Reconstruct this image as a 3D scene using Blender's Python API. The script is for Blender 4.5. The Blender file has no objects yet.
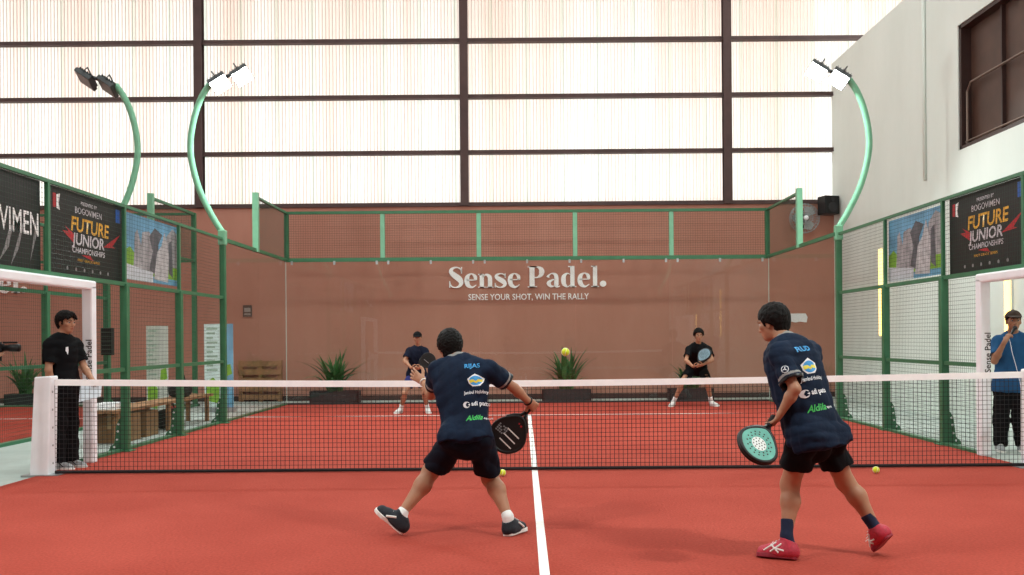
import bpy, bmesh, math, random
import numpy as np
from mathutils import Vector, Matrix
from mathutils.bvhtree import BVHTree

S = bpy.context.scene
COL = S.collection
random.seed(7)
PI = math.pi

# ------------------------------------------------------------------ camera
F_PX, VX, VY, CAMH, CAMX, CAMY, ROLL = 944.0, 522.0, 338.2, 1.344, -0.119, -9.58, math.radians(0.45)
cam_d = bpy.data.cameras.new('camera')
cam = bpy.data.objects.new('camera', cam_d); COL.objects.link(cam)
cam_d.sensor_width = 36.0
cam_d.lens = F_PX * 36.0 / 1024.0
cam_d.shift_x = (512.0 - VX) / 1024.0
cam_d.shift_y = (VY - 287.5) / 1024.0
cam_d.clip_start = 0.05; cam_d.clip_end = 300
cam.matrix_world = Matrix.Translation((CAMX, CAMY, CAMH)) @ Matrix.Rotation(PI/2, 4, 'X') @ Matrix.Rotation(-ROLL, 4, 'Z')
S.camera = cam

def P(px, py, d):
    """real position of a point seen at (px, py) that stands d metres in front of the camera"""
    dx, dy = px - VX, VY - py
    x = dx*math.cos(ROLL) + dy*math.sin(ROLL); z = -dx*math.sin(ROLL) + dy*math.cos(ROLL)
    return Vector((CAMX + x*d/F_PX, CAMY + d, CAMH + z*d/F_PX))

# ------------------------------------------------------------------ light
w = bpy.data.worlds.new('overcast_sky'); S.world = w; w.use_nodes = True
bg = w.node_tree.nodes['Background']; bg.inputs[0].default_value = (0.90, 1.0, 0.985, 1); bg.inputs[1].default_value = 2.25
S.view_settings.view_transform = 'Standard'; S.view_settings.look = 'None'
S.view_settings.gamma = 1.0; S.view_settings.use_curve_mapping = False
S.view_settings.exposure = 0.12
FLOOD_W = 90.0

# ------------------------------------------------------------------ materials
def lin(c):
    if isinstance(c, str):
        c = c.lstrip('#'); c = [int(c[i:i+2], 16)/255 for i in (0, 2, 4)]
    return tuple(((v/12.92) if v <= 0.04045 else ((v+0.055)/1.055)**2.4) for v in c) + (1.0,)
MATS = {}
def mat(name, col, rough=0.6, metal=0.0, var=0.12, scale=18.0, bump=0.0, bscale=None, emit=0.0, spec=0.4, sheen=0.0):
    if name in MATS: return MATS[name]
    m = bpy.data.materials.new(name); m.use_nodes = True
    nt = m.node_tree; b = nt.nodes['Principled BSDF']
    c = lin(col)
    tc = nt.nodes.new('ShaderNodeTexCoord')
    nz = nt.nodes.new('ShaderNodeTexNoise'); nz.inputs['Scale'].default_value = scale; nz.inputs['Detail'].default_value = 4
    nt.links.new(tc.outputs['Object'], nz.inputs['Vector'])
    rp = nt.nodes.new('ShaderNodeValToRGB')
    rp.color_ramp.elements[0].position = 0.3; rp.color_ramp.elements[1].position = 0.7
    rp.color_ramp.elements[0].color = tuple(v*(1-var) for v in c[:3]) + (1,)
    rp.color_ramp.elements[1].color = tuple(min(1, v*(1+var)) for v in c[:3]) + (1,)
    nt.links.new(nz.outputs['Fac'], rp.inputs['Fac'])
    nt.links.new(rp.outputs['Color'], b.inputs['Base Color'])
    b.inputs['Roughness'].default_value = rough; b.inputs['Metallic'].default_value = metal
    b.inputs['Specular IOR Level'].default_value = spec
    if sheen: b.inputs['Sheen Weight'].default_value = sheen
    if bump:
        n2 = nt.nodes.new('ShaderNodeTexNoise'); n2.inputs['Scale'].default_value = bscale or scale*4
        nt.links.new(tc.outputs['Object'], n2.inputs['Vector'])
        bp = nt.nodes.new('ShaderNodeBump'); bp.inputs['Strength'].default_value = bump; bp.inputs['Distance'].default_value = 0.01
        nt.links.new(n2.outputs['Fac'], bp.inputs['Height']); nt.links.new(bp.outputs['Normal'], b.inputs['Normal'])
    if emit:
        b.inputs['Emission Color'].default_value = c; b.inputs['Emission Strength'].default_value = emit
    MATS[name] = m
    return m

M = {}
M['green'] = mat('green powder coat', '#3b7452', 0.45, 0.0, 0.1, 6)
M['mint'] = mat('mint green powder coat', '#79b694', 0.4, 0.0, 0.08, 6)
M['dkgreen'] = mat('dark green wire', '#23402f', 0.5, 0.2, 0.1, 6)
M['white_pad'] = mat('white vinyl padding', '#f3f6fb', 0.5, 0, 0.04, 5, 0.25, 9)
M['white_tape'] = mat('white net tape', '#fcfdff', 0.7, 0, 0.05, 14)
M['black_cord'] = mat('black net cord', '#1d1a1c', 0.8, 0, 0.15, 30)
M['white'] = mat('white lettering', '#ffffff', 0.5, 0, 0.02, 5)
M['black'] = mat('black plastic', '#0d0d0f', 0.45, 0, 0.1, 20)
M['banner_black'] = mat('black printed vinyl', '#1b191a', 0.5, 0, 0.25, 3)
M['steel'] = mat('brown painted steel', '#54413f', 0.6, 0.2, 0.12, 4)
M['wood'] = mat('raw pallet wood', '#9c7350', 0.75, 0, 0.25, 8)
M['card'] = mat('brown cardboard', '#8c6a48', 0.85, 0, 0.12, 6)
M['metal'] = mat('galvanised metal', '#a9aeb0', 0.4, 0.8, 0.08, 12)
M['yellow_ball'] = mat('yellow ball felt', '#d4e12c', 0.9, 0, 0.12, 60, 0.4, 220, sheen=0.4)
M['planter'] = mat('dark planter', '#25282a', 0.6, 0, 0.15, 10)
M['leaf'] = mat('green leaf', '#3d6b38', 0.5, 0, 0.35, 9)
M['soil'] = mat('potting soil', '#3a2a20', 0.95, 0, 0.3, 40)
M['paper'] = mat('white paper', '#dfe6ee', 0.7, 0, 0.03, 8)

def stripe_nodes(nt, axis, period, width):
    tc = nt.nodes.new('ShaderNodeTexCoord'); sx = nt.nodes.new('ShaderNodeSeparateXYZ')
    nt.links.new(tc.outputs['Object'], sx.inputs[0])
    a = nt.nodes.new('ShaderNodeMath'); a.operation = 'MODULO'; a.inputs[1].default_value = period
    b0 = nt.nodes.new('ShaderNodeMath'); b0.operation = 'ADD'; b0.inputs[1].default_value = 100.0
    nt.links.new(sx.outputs[axis], b0.inputs[0]); nt.links.new(b0.outputs[0], a.inputs[0])
    c = nt.nodes.new('ShaderNodeMath'); c.operation = 'LESS_THAN'; c.inputs[1].default_value = width
    nt.links.new(a.outputs[0], c.inputs[0])
    return c.outputs[0]

def m_cladding():
    m = bpy.data.materials.new('translucent corrugated sheet'); m.use_nodes = True; nt = m.node_tree
    for n in list(nt.nodes): nt.nodes.remove(n)
    out = nt.nodes.new('ShaderNodeOutputMaterial')
    ad = nt.nodes.new('ShaderNodeMixShader'); ad.inputs[0].default_value = 0.82
    tr = nt.nodes.new('ShaderNodeBsdfTranslucent'); df = nt.nodes.new('ShaderNodeBsdfDiffuse')
    # sheet tint differs from sheet to sheet, ribs are darker stripes
    tc = nt.nodes.new('ShaderNodeTexCoord'); mp = nt.nodes.new('ShaderNodeMapping'); mp.inputs['Scale'].default_value = (1.25, 0.0, 0.05)
    nt.links.new(tc.outputs['Object'], mp.inputs[0])
    nz = nt.nodes.new('ShaderNodeTexNoise'); nz.inputs['Scale'].default_value = 1.0; nz.inputs['Detail'].default_value = 2
    nt.links.new(mp.outputs[0], nz.inputs['Vector'])
    rp = nt.nodes.new('ShaderNodeValToRGB')
    rp.color_ramp.elements[0].position = 0.35; rp.color_ramp.elements[0].color = (0.82, 0.66, 0.59, 1)
    rp.color_ramp.elements[1].position = 0.62; rp.color_ramp.elements[1].color = (0.89, 0.81, 0.77, 1)
    nt.links.new(nz.outputs['Fac'], rp.inputs[0])
    rib = stripe_nodes(nt, 'X', 0.076, 0.016)
    lap = stripe_nodes(nt, 'X', 0.80, 0.07)
    m1 = nt.nodes.new('ShaderNodeMix'); m1.data_type = 'RGBA'; m1.blend_type = 'MULTIPLY'
    m1.inputs['B'].default_value = (0.62, 0.56, 0.54, 1); nt.links.new(rib, m1.inputs['Factor']); nt.links.new(rp.outputs[0], m1.inputs['A'])
    m2 = nt.nodes.new('ShaderNodeMix'); m2.data_type = 'RGBA'; m2.blend_type = 'MULTIPLY'
    m2.inputs['B'].default_value = (0.82, 0.92, 0.88, 1); nt.links.new(lap, m2.inputs['Factor']); nt.links.new(m1.outputs['Result'], m2.inputs['A'])
    nt.links.new(m2.outputs['Result'], tr.inputs[0]); nt.links.new(m2.outputs['Result'], df.inputs[0])
    nt.links.new(df.outputs[0], ad.inputs[1]); nt.links.new(tr.outputs[0], ad.inputs[2]); nt.links.new(ad.outputs[0], out.inputs[0])
    return m
M['cladding'] = m_cladding()

def m_glass():
    m = bpy.data.materials.new('tempered glass'); m.use_nodes = True; nt = m.node_tree
    for n in list(nt.nodes): nt.nodes.remove(n)
    out = nt.nodes.new('ShaderNodeOutputMaterial'); mx = nt.nodes.new('ShaderNodeMixShader')
    ge = nt.nodes.new('ShaderNodeNewGeometry'); dt = nt.nodes.new('ShaderNodeVectorMath'); dt.operation = 'DOT_PRODUCT'
    nt.links.new(ge.outputs['Incoming'], dt.inputs[0]); nt.links.new(ge.outputs['Normal'], dt.inputs[1])
    def mth(op, a, bv):
        q = nt.nodes.new('ShaderNodeMath'); q.operation = op; nt.links.new(a, q.inputs[0])
        if bv is not None: q.inputs[1].default_value = bv
        return q.outputs[0]
    ab = mth('ABSOLUTE', dt.outputs['Value'], None); om = mth('MULTIPLY_ADD', ab, -1.0); om.node.inputs[2].default_value = 1.0
    pw = mth('POWER', om, 5.0); frv = mth('MULTIPLY_ADD', pw, 0.5); frv.node.inputs[2].default_value = 0.03
    t = nt.nodes.new('ShaderNodeBsdfTransparent'); t.inputs[0].default_value = (0.95, 0.97, 0.96, 1)
    g = nt.nodes.new('ShaderNodeBsdfGlossy'); g.inputs['Roughness'].default_value = 0.0
    nt.links.new(frv, mx.inputs[0]); nt.links.new(t.outputs[0], mx.inputs[1]); nt.links.new(g.outputs[0], mx.inputs[2])
    nt.links.new(mx.outputs[0], out.inputs[0])
    return m
M['glass'] = m_glass()
M['glass_edge'] = mat('ground glass edge', '#b9cfc6', 0.3, 0, 0.05, 5)

def m_wall(name, c1, c2, scale=0.8, streak=True):
    m = bpy.data.materials.new(name); m.use_nodes = True; nt = m.node_tree; b = nt.nodes['Principled BSDF']
    tc = nt.nodes.new('ShaderNodeTexCoord'); mp = nt.nodes.new('ShaderNodeMapping')
    mp.inputs['Scale'].default_value = (scale, scale, scale*(0.35 if streak else 1))
    nt.links.new(tc.outputs['Object'], mp.inputs[0])
    nz = nt.nodes.new('ShaderNodeTexNoise'); nz.inputs['Scale'].default_value = 1.5; nz.inputs['Detail'].default_value = 8; nz.inputs['Roughness'].default_value = 0.65
    nt.links.new(mp.outputs[0], nz.inputs['Vector'])
    rp = nt.nodes.new('ShaderNodeValToRGB'); rp.color_ramp.elements[0].position = 0.3; rp.color_ramp.elements[1].position = 0.72
    rp.color_ramp.elements[0].color = lin(c1); rp.color_ramp.elements[1].color = lin(c2)
    nt.links.new(nz.outputs['Fac'], rp.inputs[0]); nt.links.new(rp.outputs[0], b.inputs['Base Color'])
    b.inputs['Roughness'].default_value = 0.85; b.inputs['Specular IOR Level'].default_value = 0.2
    n2 = nt.nodes.new('ShaderNodeTexNoise'); n2.inputs['Scale'].default_value = 40
    nt.links.new(tc.outputs['Object'], n2.inputs['Vector'])
    bp = nt.nodes.new('ShaderNodeBump'); bp.inputs['Strength'].default_value = 0.1; nt.links.new(n2.outputs['Fac'], bp.inputs['Height'])
    nt.links.new(bp.outputs[0], b.inputs['Normal'])
    return m
M['rust_wall'] = m_wall('terracotta plaster', '#ae7a69', '#ba8776')
M['white_wall'] = m_wall('off white plaster', '#dde5de', '#e8efe9', 0.5)
M['grey_floor'] = m_wall('grey concrete floor', '#a2aca6', '#bcc4be', 0.7, False)

def m_turf():
    m = bpy.data.materials.new('red court turf'); m.use_nodes = True; nt = m.node_tree; b = nt.nodes['Principled BSDF']
    tc = nt.nodes.new('ShaderNodeTexCoord')
    n1 = nt.nodes.new('ShaderNodeTexNoise'); n1.inputs['Scale'].default_value = 0.9; n1.inputs['Detail'].default_value = 6
    n2 = nt.nodes.new('ShaderNodeTexNoise'); n2.inputs['Scale'].default_value = 55; n2.inputs['Detail'].default_value = 4
    for n in (n1, n2): nt.links.new(tc.outputs['Object'], n.inputs['Vector'])
    r1 = nt.nodes.new('ShaderNodeValToRGB'); r1.color_ramp.elements[0].position = 0.3; r1.color_ramp.elements[1].position = 0.7
    r1.color_ramp.elements[0].color = lin('#9f4034'); r1.color_ramp.elements[1].color = lin('#ad4b3e')
    r2 = nt.nodes.new('ShaderNodeValToRGB'); r2.color_ramp.elements[0].position = 0.25; r2.color_ramp.elements[1].position = 0.75
    r2.color_ramp.elements[0].color = (0.72, 0.72, 0.72, 1); r2.color_ramp.elements[1].color = (1.15, 1.15, 1.15, 1)
    nt.links.new(n1.outputs['Fac'], r1.inputs[0]); nt.links.new(n2.outputs['Fac'], r2.inputs[0])
    mx = nt.nodes.new('ShaderNodeMix'); mx.data_type = 'RGBA'; mx.blend_type = 'MULTIPLY'; mx.inputs['Factor'].default_value = 1
    nt.links.new(r1.outputs[0], mx.inputs['A']); nt.links.new(r2.outputs[0], mx.inputs['B'])
    nt.links.new(mx.outputs['Result'], b.inputs['Base Color'])
    b.inputs['Roughness'].default_value = 0.95; b.inputs['Specular IOR Level'].default_value = 0.1
    bp = nt.nodes.new('ShaderNodeBump'); bp.inputs['Strength'].default_value = 0.5; bp.inputs['Distance'].default_value = 0.01
    nt.links.new(n2.outputs['Fac'], bp.inputs['Height']); nt.links.new(bp.outputs[0], b.inputs['Normal'])
    return m
M['turf'] = m_turf()

# ------------------------------------------------------------------ object helpers
def tag(o, label=None, cat=None, group=None, kind=None):
    if label: o['label'] = label
    if cat: o['category'] = cat
    if group: o['group'] = group
    if kind: o['kind'] = kind
    return o
def thing(name, label, cat, loc=(0, 0, 0), group=None):
    o = bpy.data.objects.new(name, None); COL.objects.link(o); o.location = loc; o.empty_display_size = 0.2
    return tag(o, label, cat, group)
def link(name, me, m=None, parent=None, smooth=False):
    """mesh given in world coordinates; stored relative to the parent's place (parents are never rotated)"""
    o = bpy.data.objects.new(name, me); COL.objects.link(o)
    if m is not None:
        for mm in (m if isinstance(m, (list, tuple)) else [m]): me.materials.append(mm)
    if smooth:
        me.polygons.foreach_set('use_smooth', [True]*len(me.polygons))
    if parent is not None:
        off = Vector((0, 0, 0)); p = parent
        while p is not None: off += p.location; p = p.parent
        me.transform(Matrix.Translation(-off)); o.parent = parent
    return o
def own_origin(o):
    """put a top-level mesh's origin at the middle of its base"""
    me = o.data; c = np.empty(len(me.vertices)*3); me.vertices.foreach_get('co', c); c = c.reshape(-1, 3)
    lo, hi = c.min(0), c.max(0); q = Vector(((lo[0]+hi[0])/2, (lo[1]+hi[1])/2, lo[2]))
    me.transform(Matrix.Translation(-q)); o.location = q
    return o
class MB:
    def __init__(s): s.v = []; s.f = []; s.mi = []
    def add(s, vs, fs, mi=0):
        n = len(s.v); s.v += [tuple(v) for v in vs]; s.f += [tuple(i+n for i in f) for f in fs]; s.mi += [mi]*len(fs)
    def box(s, lo, hi, mi=0):
        x0, y0, z0 = lo; x1, y1, z1 = hi
        s.add([(x0,y0,z0),(x1,y0,z0),(x1,y1,z0),(x0,y1,z0),(x0,y0,z1),(x1,y0,z1),(x1,y1,z1),(x0,y1,z1)],
              [(0,3,2,1),(4,5,6,7),(0,1,5,4),(1,2,6,5),(2,3,7,6),(3,0,4,7)], mi)
    def obox(s, c, ax, ay, az, mi=0):
        c, ax, ay, az = map(Vector, (c, ax, ay, az))
        vs = [c+i*ax+j*ay+k*az for k in (-1,1) for (i,j) in ((-1,-1),(1,-1),(1,1),(-1,1))]
        s.add(vs, [(0,3,2,1),(4,5,6,7),(0,1,5,4),(1,2,6,5),(2,3,7,6),(3,0,4,7)], mi)
    def tube(s, pts, r, n=8, mi=0, cap=True):
        pts = [Vector(p) for p in pts]; rs = r if isinstance(r, (list, tuple)) else [r]*len(pts)
        t0 = (pts[1]-pts[0]).normalized(); u = t0.orthogonal().normalized(); vs = []
        for i, p in enumerate(pts):
            t = (pts[min(i+1, len(pts)-1)]-pts[max(i-1, 0)]).normalized()
            u = (u - t*u.dot(t)).normalized(); vv = t.cross(u)
            for k in range(n):
                a = 2*PI*k/n; vs.append(p + rs[i]*(math.cos(a)*u + math.sin(a)*vv))
        fs = []
        for i in range(len(pts)-1):
            for k in range(n):
                fs.append((i*n+k, i*n+(k+1) % n, (i+1)*n+(k+1) % n, (i+1)*n+k))
        if cap:
            fs.append(tuple(range(n-1, -1, -1))); fs.append(tuple((len(pts)-1)*n+k for k in range(n)))
        s.add(vs, fs, mi)
    def prism(s, poly, O, ex, ey, ez, t, mi=0):
        """polygon (2-D) in the frame O, ex, ey, pushed t along ez"""
        n = len(poly); O, ex, ey, ez = map(Vector, (O, ex, ey, ez))
        poly = [(float(x), float(y)) for x, y in poly]; vs = [O+x*ex+y*ey for x, y in poly] + [O+x*ex+y*ey+t*ez for x, y in poly]
        s.add(vs, [tuple(range(n-1, -1, -1)), tuple(range(n, 2*n))] + [(i, (i+1) % n, n+(i+1) % n, n+i) for i in range(n)], mi)
    def sphere(s, c, r, seg=16, rings=10, mi=0, sc=(1, 1, 1)):
        c = Vector(c); vs = [c+Vector((0, 0, r*sc[2]))]
        for i in range(1, rings):
            for k in range(seg):
                a = PI*i/rings; b = 2*PI*k/seg
                vs.append(c+Vector((r*sc[0]*math.sin(a)*math.cos(b), r*sc[1]*math.sin(a)*math.sin(b), r*sc[2]*math.cos(a))))
        vs.append(c-Vector((0, 0, r*sc[2]))); fs = []
        for k in range(seg): fs.append((0, 1+k, 1+(k+1) % seg)); 
        for i in range(rings-2):
            for k in range(seg): fs.append((1+i*seg+k, 1+(i+1)*seg+k, 1+(i+1)*seg+(k+1) % seg, 1+i*seg+(k+1) % seg))
        b = len(vs)-1
        for k in range(seg): fs.append((b, 1+(rings-2)*seg+(k+1) % seg, 1+(rings-2)*seg+k))
        s.add(vs, fs, mi)
    def build(s, name, m, parent=None, smooth=False, bevel=0.0):
        me = bpy.data.meshes.new(name); me.from_pydata(s.v, [], s.f); me.update()
        bm = bmesh.new(); bm.from_mesh(me)
        for f, i in zip(bm.faces, s.mi): f.material_index = i
        bmesh.ops.recalc_face_normals(bm, faces=bm.faces)
        if bevel:
            bmesh.ops.bevel(bm, geom=[e for e in bm.edges if e.is_manifold and e.calc_face_angle(0) > 0.6], offset=bevel, segments=2, affect='EDGES', profile=0.5)
        bm.to_mesh(me); bm.free()
        return link(name, me, m, parent, smooth)
def smooth_by_angle(o, ang=0.7):
    me = o.data; me.polygons.foreach_set('use_smooth', [True]*len(me.polygons)); me.set_sharp_from_angle(angle=ang); return o

def text_mesh(body, size, bold=0.0, shear=0.0, align='CENTER', space=1.0):
    cu = bpy.data.curves.new('lettering', 'FONT'); cu.body = body; cu.size = size; cu.offset = bold*size; cu.shear = shear
    cu.align_x = align; cu.space_character = space; cu.extrude = 0.0; cu.resolution_u = 3
    t = bpy.data.objects.new('lettering', cu); COL.objects.link(t); dg = bpy.context.evaluated_depsgraph_get()
    me = bpy.data.meshes.new_from_object(t.evaluated_get(dg)); bpy.data.objects.remove(t); bpy.data.curves.remove(cu)
    return me
def frame_matrix(O, ex, ey):
    ex = Vector(ex).normalized(); ey = Vector(ey).normalized(); ez = ex.cross(ey); m = Matrix.Identity(4)
    for i in range(3): m[i][0], m[i][1], m[i][2], m[i][3] = ex[i], ey[i], ez[i], O[i]
    return m
def flat_text(name, body, size, O, ex, ey, m, parent, bold=0.0, shear=0.0, align='CENTER', width=None, space=1.0):
    me = text_mesh(body, size, bold, shear, align, space)
    if width:
        xs = [v.co.x for v in me.vertices]; me.transform(Matrix.Scale(width/(max(xs)-min(xs)), 4, Vector((1, 0, 0))))
    me.transform(frame_matrix(O, ex, ey)); return link(name, me, m, parent)
def circle(cx, cy, r, n=20, ry=None): return [(cx+r*math.cos(2*PI*i/n), cy+(ry or r)*math.sin(2*PI*i/n)) for i in range(n)]

# ------------------------------------------------------------------ the hall
WY = CAMY + 21.0          # inner face of the end wall
XR = 6.84                 # inner face of the white wall
b = MB(); b.box((-17, -15, -0.2), (9, WY+0.3, -0.012)); tag(b.build('floor', M['grey_floor']), kind='structure')
b = MB(); b.box((-17, WY, -0.012), (XR, WY+0.25, 4.30)); tag(b.build('wall_back', M['rust_wall']), kind='structure')
b = MB()                                                       # corrugated sheets above the plaster
n = 0; x = -17.0; vs = []; fs = []; k = 0
while x < 9.0:
    for dx, dy in ((0, 0), (0.014, 0.02), (0.030, 0.02), (0.044, 0)):
        vs += [(x+dx, WY+0.14+dy, 4.28), (x+dx, WY+0.14+dy, 10.2)]
    x += 0.076
fs = [(2*i, 2*i+2, 2*i+3, 2*i+1) for i in range(len(vs)//2-1)]
b.add(vs, fs); tag(b.build('wall_back_cladding', M['cladding']), kind='structure')
for i, cx in enumerate((-13.12, -7.26, -1.37, 4.48)):          # steel I columns and rails that carry the sheets
    b = MB(); b.box((cx-0.09, WY-0.10, 4.30), (cx+0.09, WY-0.08, 10.2)); b.box((cx-0.015, WY-0.08, 4.30), (cx+0.015, WY+0.08, 10.2)); b.box((cx-0.09, WY+0.08, 4.30), (cx+0.09, WY+0.10, 10.2))
    tag(b.build('trim_%d' % (i+1), M['steel']), kind='structure')
for i, z in enumerate((4.33, 5.49, 6.73, 7.98, 9.2)):
    b = MB(); b.box((-17, WY-0.02, z-0.045), (9, WY+0.12, z+0.045)); b.box((-17, WY-0.04, z-0.045), (9, WY-0.02, z-0.02))
    tag(b.build('trim_%d' % (i+5), M['steel']), kind='structure')
b = MB(); b.box((-17, WY+0.18, 9.5), (9, WY+4.4, 9.7)); b.box((-17, -15, 10.2), (9, -7.5, 10.3))  # unseen eave and roof slats, added to shade the sheets and dim the hall
yy = -6.2
while yy < WY-1.0: b.box((-17, yy, 10.2), (9, yy+1.1, 10.3)); yy += 2.3
tag(b.build('shading_roof', mat('terracotta shading boards', '#c8a592', 0.8)), kind='structure')
b = MB(); b.box((-17.2, -15, -0.012), (-17, WY, 9.5)); tag(b.build('wall_left', M['rust_wall']), kind='structure')
b = MB(); b.box((-17.2, -15.2, -0.012), (9, -15, 9.5)); tag(b.build('wall_front', M['rust_wall']), kind='structure')
# white wall of the inner building with a brown shuttered opening
oy0, oy1, oz0, oz1 = -2.0, CAMY+15.0, 4.27, 6.25
b = MB(); b.box((XR, -15, -0.012), (XR+0.25, WY+0.1, oz0)); b.box((XR, -15, oz1), (XR+0.25, WY+0.1, 7.42))
b.box((XR, -15, oz0), (XR+0.25, oy0, oz1)); b.box((XR, oy1, oz0), (XR+0.25, WY+0.1, oz1))
tag(b.build('wall_right', M['white_wall']), kind='structure')
brown = mat('dark brown shutter', '#4d352b', 0.5, 0, 0.2, 3)
b = MB(); b.box((XR+0.18, oy0-0.02, oz0-0.02), (XR+0.24, oy1+0.02, oz1+0.02)); 
wn = b.build('window_1', brown); tag(wn, kind='structure')
b = MB()
b.box((XR+0.02, oy1-0.07, oz0), (XR+0.18, oy1, oz1)); b.box((XR+0.02, oy0, oz0), (XR+0.18, oy0+0.07, oz1))
b.box((XR+0.02, oy0, oz0), (XR+0.18, oy1, oz0+0.06)); b.box((XR+0.02, oy0, oz1-0.06), (XR+0.18, oy1, oz1))
yy = oy0+0.9
while yy < oy1-0.3: b.box((XR+0.12, yy-0.02, oz0), (XR+0.18, yy+0.02, oz1)); yy += 0.9
b.build('window_frame', mat('window frame', '#3a2622', 0.5), wn)
b = MB(); b.tube([(XR+0.08, oy1-0.14, oz0+0.07), (XR+0.08, oy1-0.14, oz0+0.9), (XR+0.08, oy1-0.26, oz0+1.02), (XR+0.08, oy0+0.1, oz0+1.02)], 0.02)
b.tube([(XR+0.08, oy1-0.08, oz0+0.12), (XR+0.08, oy0+0.1, oz0+0.12)], 0.018)
b.build('window_rail', mat('window rail', '#7b6a60', 0.4, 0.4), wn)
b = MB(); b.tube([(XR-0.03, CAMY+16.2, 7.6), (XR-0.03, CAMY+16.2, 4.0)], 0.03)
tag(own_origin(b.build('drain_pipe', M['white_wall'], None, True)), 'pale grey vertical drain pipe on the upper white wall beside the brown window', 'pipe')
b = MB(); b.box((-17, WY-0.02, -0.012), (XR-0.02, WY, 0.10)); tag(b.build('baseboard_back', mat('dark baseboard', '#3c2f2c', 0.7)), kind='structure')

# lettering on the end wall: fat high-contrast serif letters built from strokes
def stroke(pts, sub=10):
    """(x, y, width) control points -> smooth ribbon polygons"""
    p = [np.array(q, float) for q in pts]; p = [2*p[0]-p[1]] + p + [2*p[-1]-p[-2]]; c = []
    for i in range(1, len(p)-2):
        for k in range(sub):
            t = k/sub; c.append(0.5*((2*p[i])+(p[i+1]-p[i-1])*t+(2*p[i-1]-5*p[i]+4*p[i+1]-p[i+2])*t*t+(3*p[i]-p[i-1]-3*p[i+1]+p[i+2])*t**3))
    c.append(p[-2]); L = []; R = []
    for i, q in enumerate(c):
        d = c[min(i+1, len(c)-1)][:2]-c[max(i-1, 0)][:2]; d /= (np.linalg.norm(d)+1e-9); nn = np.array((-d[1], d[0]))
        L.append(q[:2]+nn*q[2]/2); R.append(q[:2]-nn*q[2]/2)
    return [[tuple(L[i]), tuple(R[i]), tuple(R[i+1]), tuple(L[i+1])] for i in range(len(L)-1)]
def rect(x0, y0, x1, y1): return [[(x0, y0), (x1, y0), (x1, y1), (x0, y1)]]
S_PTS = [(.57,.74,.04),(.52,.90,.06),(.34,.975,.06),(.15,.90,.13),(.115,.75,.20),(.27,.585,.26),(.46,.43,.27),(.55,.25,.20),(.47,.085,.12),(.29,.025,.06),(.12,.09,.06),(.05,.27,.04)]
GL = {
 'S': (stroke(S_PTS)+rect(.55,.68,.60,.99)+rect(.02,.01,.07,.32), .68),
 'e': (stroke([(.12,.37,.05),(.53,.37,.05)])+stroke([(.52,.36,.12),(.49,.55,.15),(.33,.66,.05),(.17,.55,.17),(.125,.34,.21),(.18,.13,.19),(.36,.025,.09),(.55,.14,.03)]), .63),
 'n': (rect(.07,0,.26,.66)+rect(0,.61,.2,.66)+rect(0,0,.33,.05)+stroke([(.2,.5,.03),(.36,.62,.09),(.51,.52,.18),(.53,.35,.19),(.53,0,.19)])+rect(.38,0,.68,.05), .72),
 's': (stroke([(x*.86, y*.68, ww*.82) for x, y, ww in S_PTS])+rect(.47,.46,.51,.67)+rect(.02,.01,.06,.22), .58),
 'P': (rect(.08,0,.31,1)+rect(0,.95,.42,1)+rect(0,0,.42,.05)+stroke([(.28,.975,.05),(.45,.96,.08),(.60,.86,.2),(.63,.72,.24),(.58,.58,.18),(.44,.48,.07),(.28,.465,.05)]), .80),
 'a': (stroke([(.10,.47,.15),(.13,.55,.09),(.28,.655,.05),(.44,.58,.16),(.48,.42,.19),(.48,.1,.19),(.56,.03,.07),(.64,.06,.03)])+stroke([(.46,.38,.04),(.27,.33,.08),(.14,.2,.19),(.22,.06,.12),(.36,.05,.06),(.46,.14,.03)]), .67),
 'd': (rect(.43,0,.62,1.0)+rect(.34,.95,.5,1)+rect(.5,0,.70,.05)+stroke([(.46,.58,.03),(.30,.65,.06),(.15,.52,.18),(.125,.33,.21),(.16,.14,.18),(.30,.02,.06),(.46,.12,.03)]), .73),
 'l': (rect(.08,0,.27,1.0)+rect(0,.95,.2,1)+rect(0,0,.35,.05), .37),
 '.': ([circle(.16, .15, .145, 20)], .3), ' ': ([], .28)}
def serif_sign(name, text, O, height, label, small=None, width=None):
    root = thing(name, label, 'sign', O)
    tot = sum(GL[c][1] for c in text); sx = (width/tot/height) if width else 1.0
    x = -tot*height*sx/2
    for c in text:
        polys, adv = GL[c]
        if polys:
            b = MB()
            for pl in polys: b.prism([(x+px*height*sx, py*height) for px, py in pl], O, (1, 0, 0), (0, 0, 1), (0, -1, 0), 0.03)
            b.build('letter', M['white'], root)
        x += adv*height*sx
    if small:
        body, sz, dz, wd = small
        flat_text('tagline', body, sz, Vector(O)+Vector((0.02, -0.01, dz)), (1, 0, 0), (0, 0, 1), M['white'], root, 0.012, width=wd)
    return root
sgn = P(527.5, 287.5, 21.0)
serif_sign('wall_sign', 'Sense Padel.', (sgn.x, WY, sgn.z), 0.47, 'large white serif wall lettering behind the middle of the back glass', ('SENSE YOUR SHOT, WIN THE RALLY', 0.19, -0.27, 2.68), 3.50)
serif_sign('wall_sign', 'Sense Padel.', (sgn.x-12.88, WY, sgn.z-0.03), 0.47, 'white serif lettering at the far left edge below the white doorway beam', None, 3.50)

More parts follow.
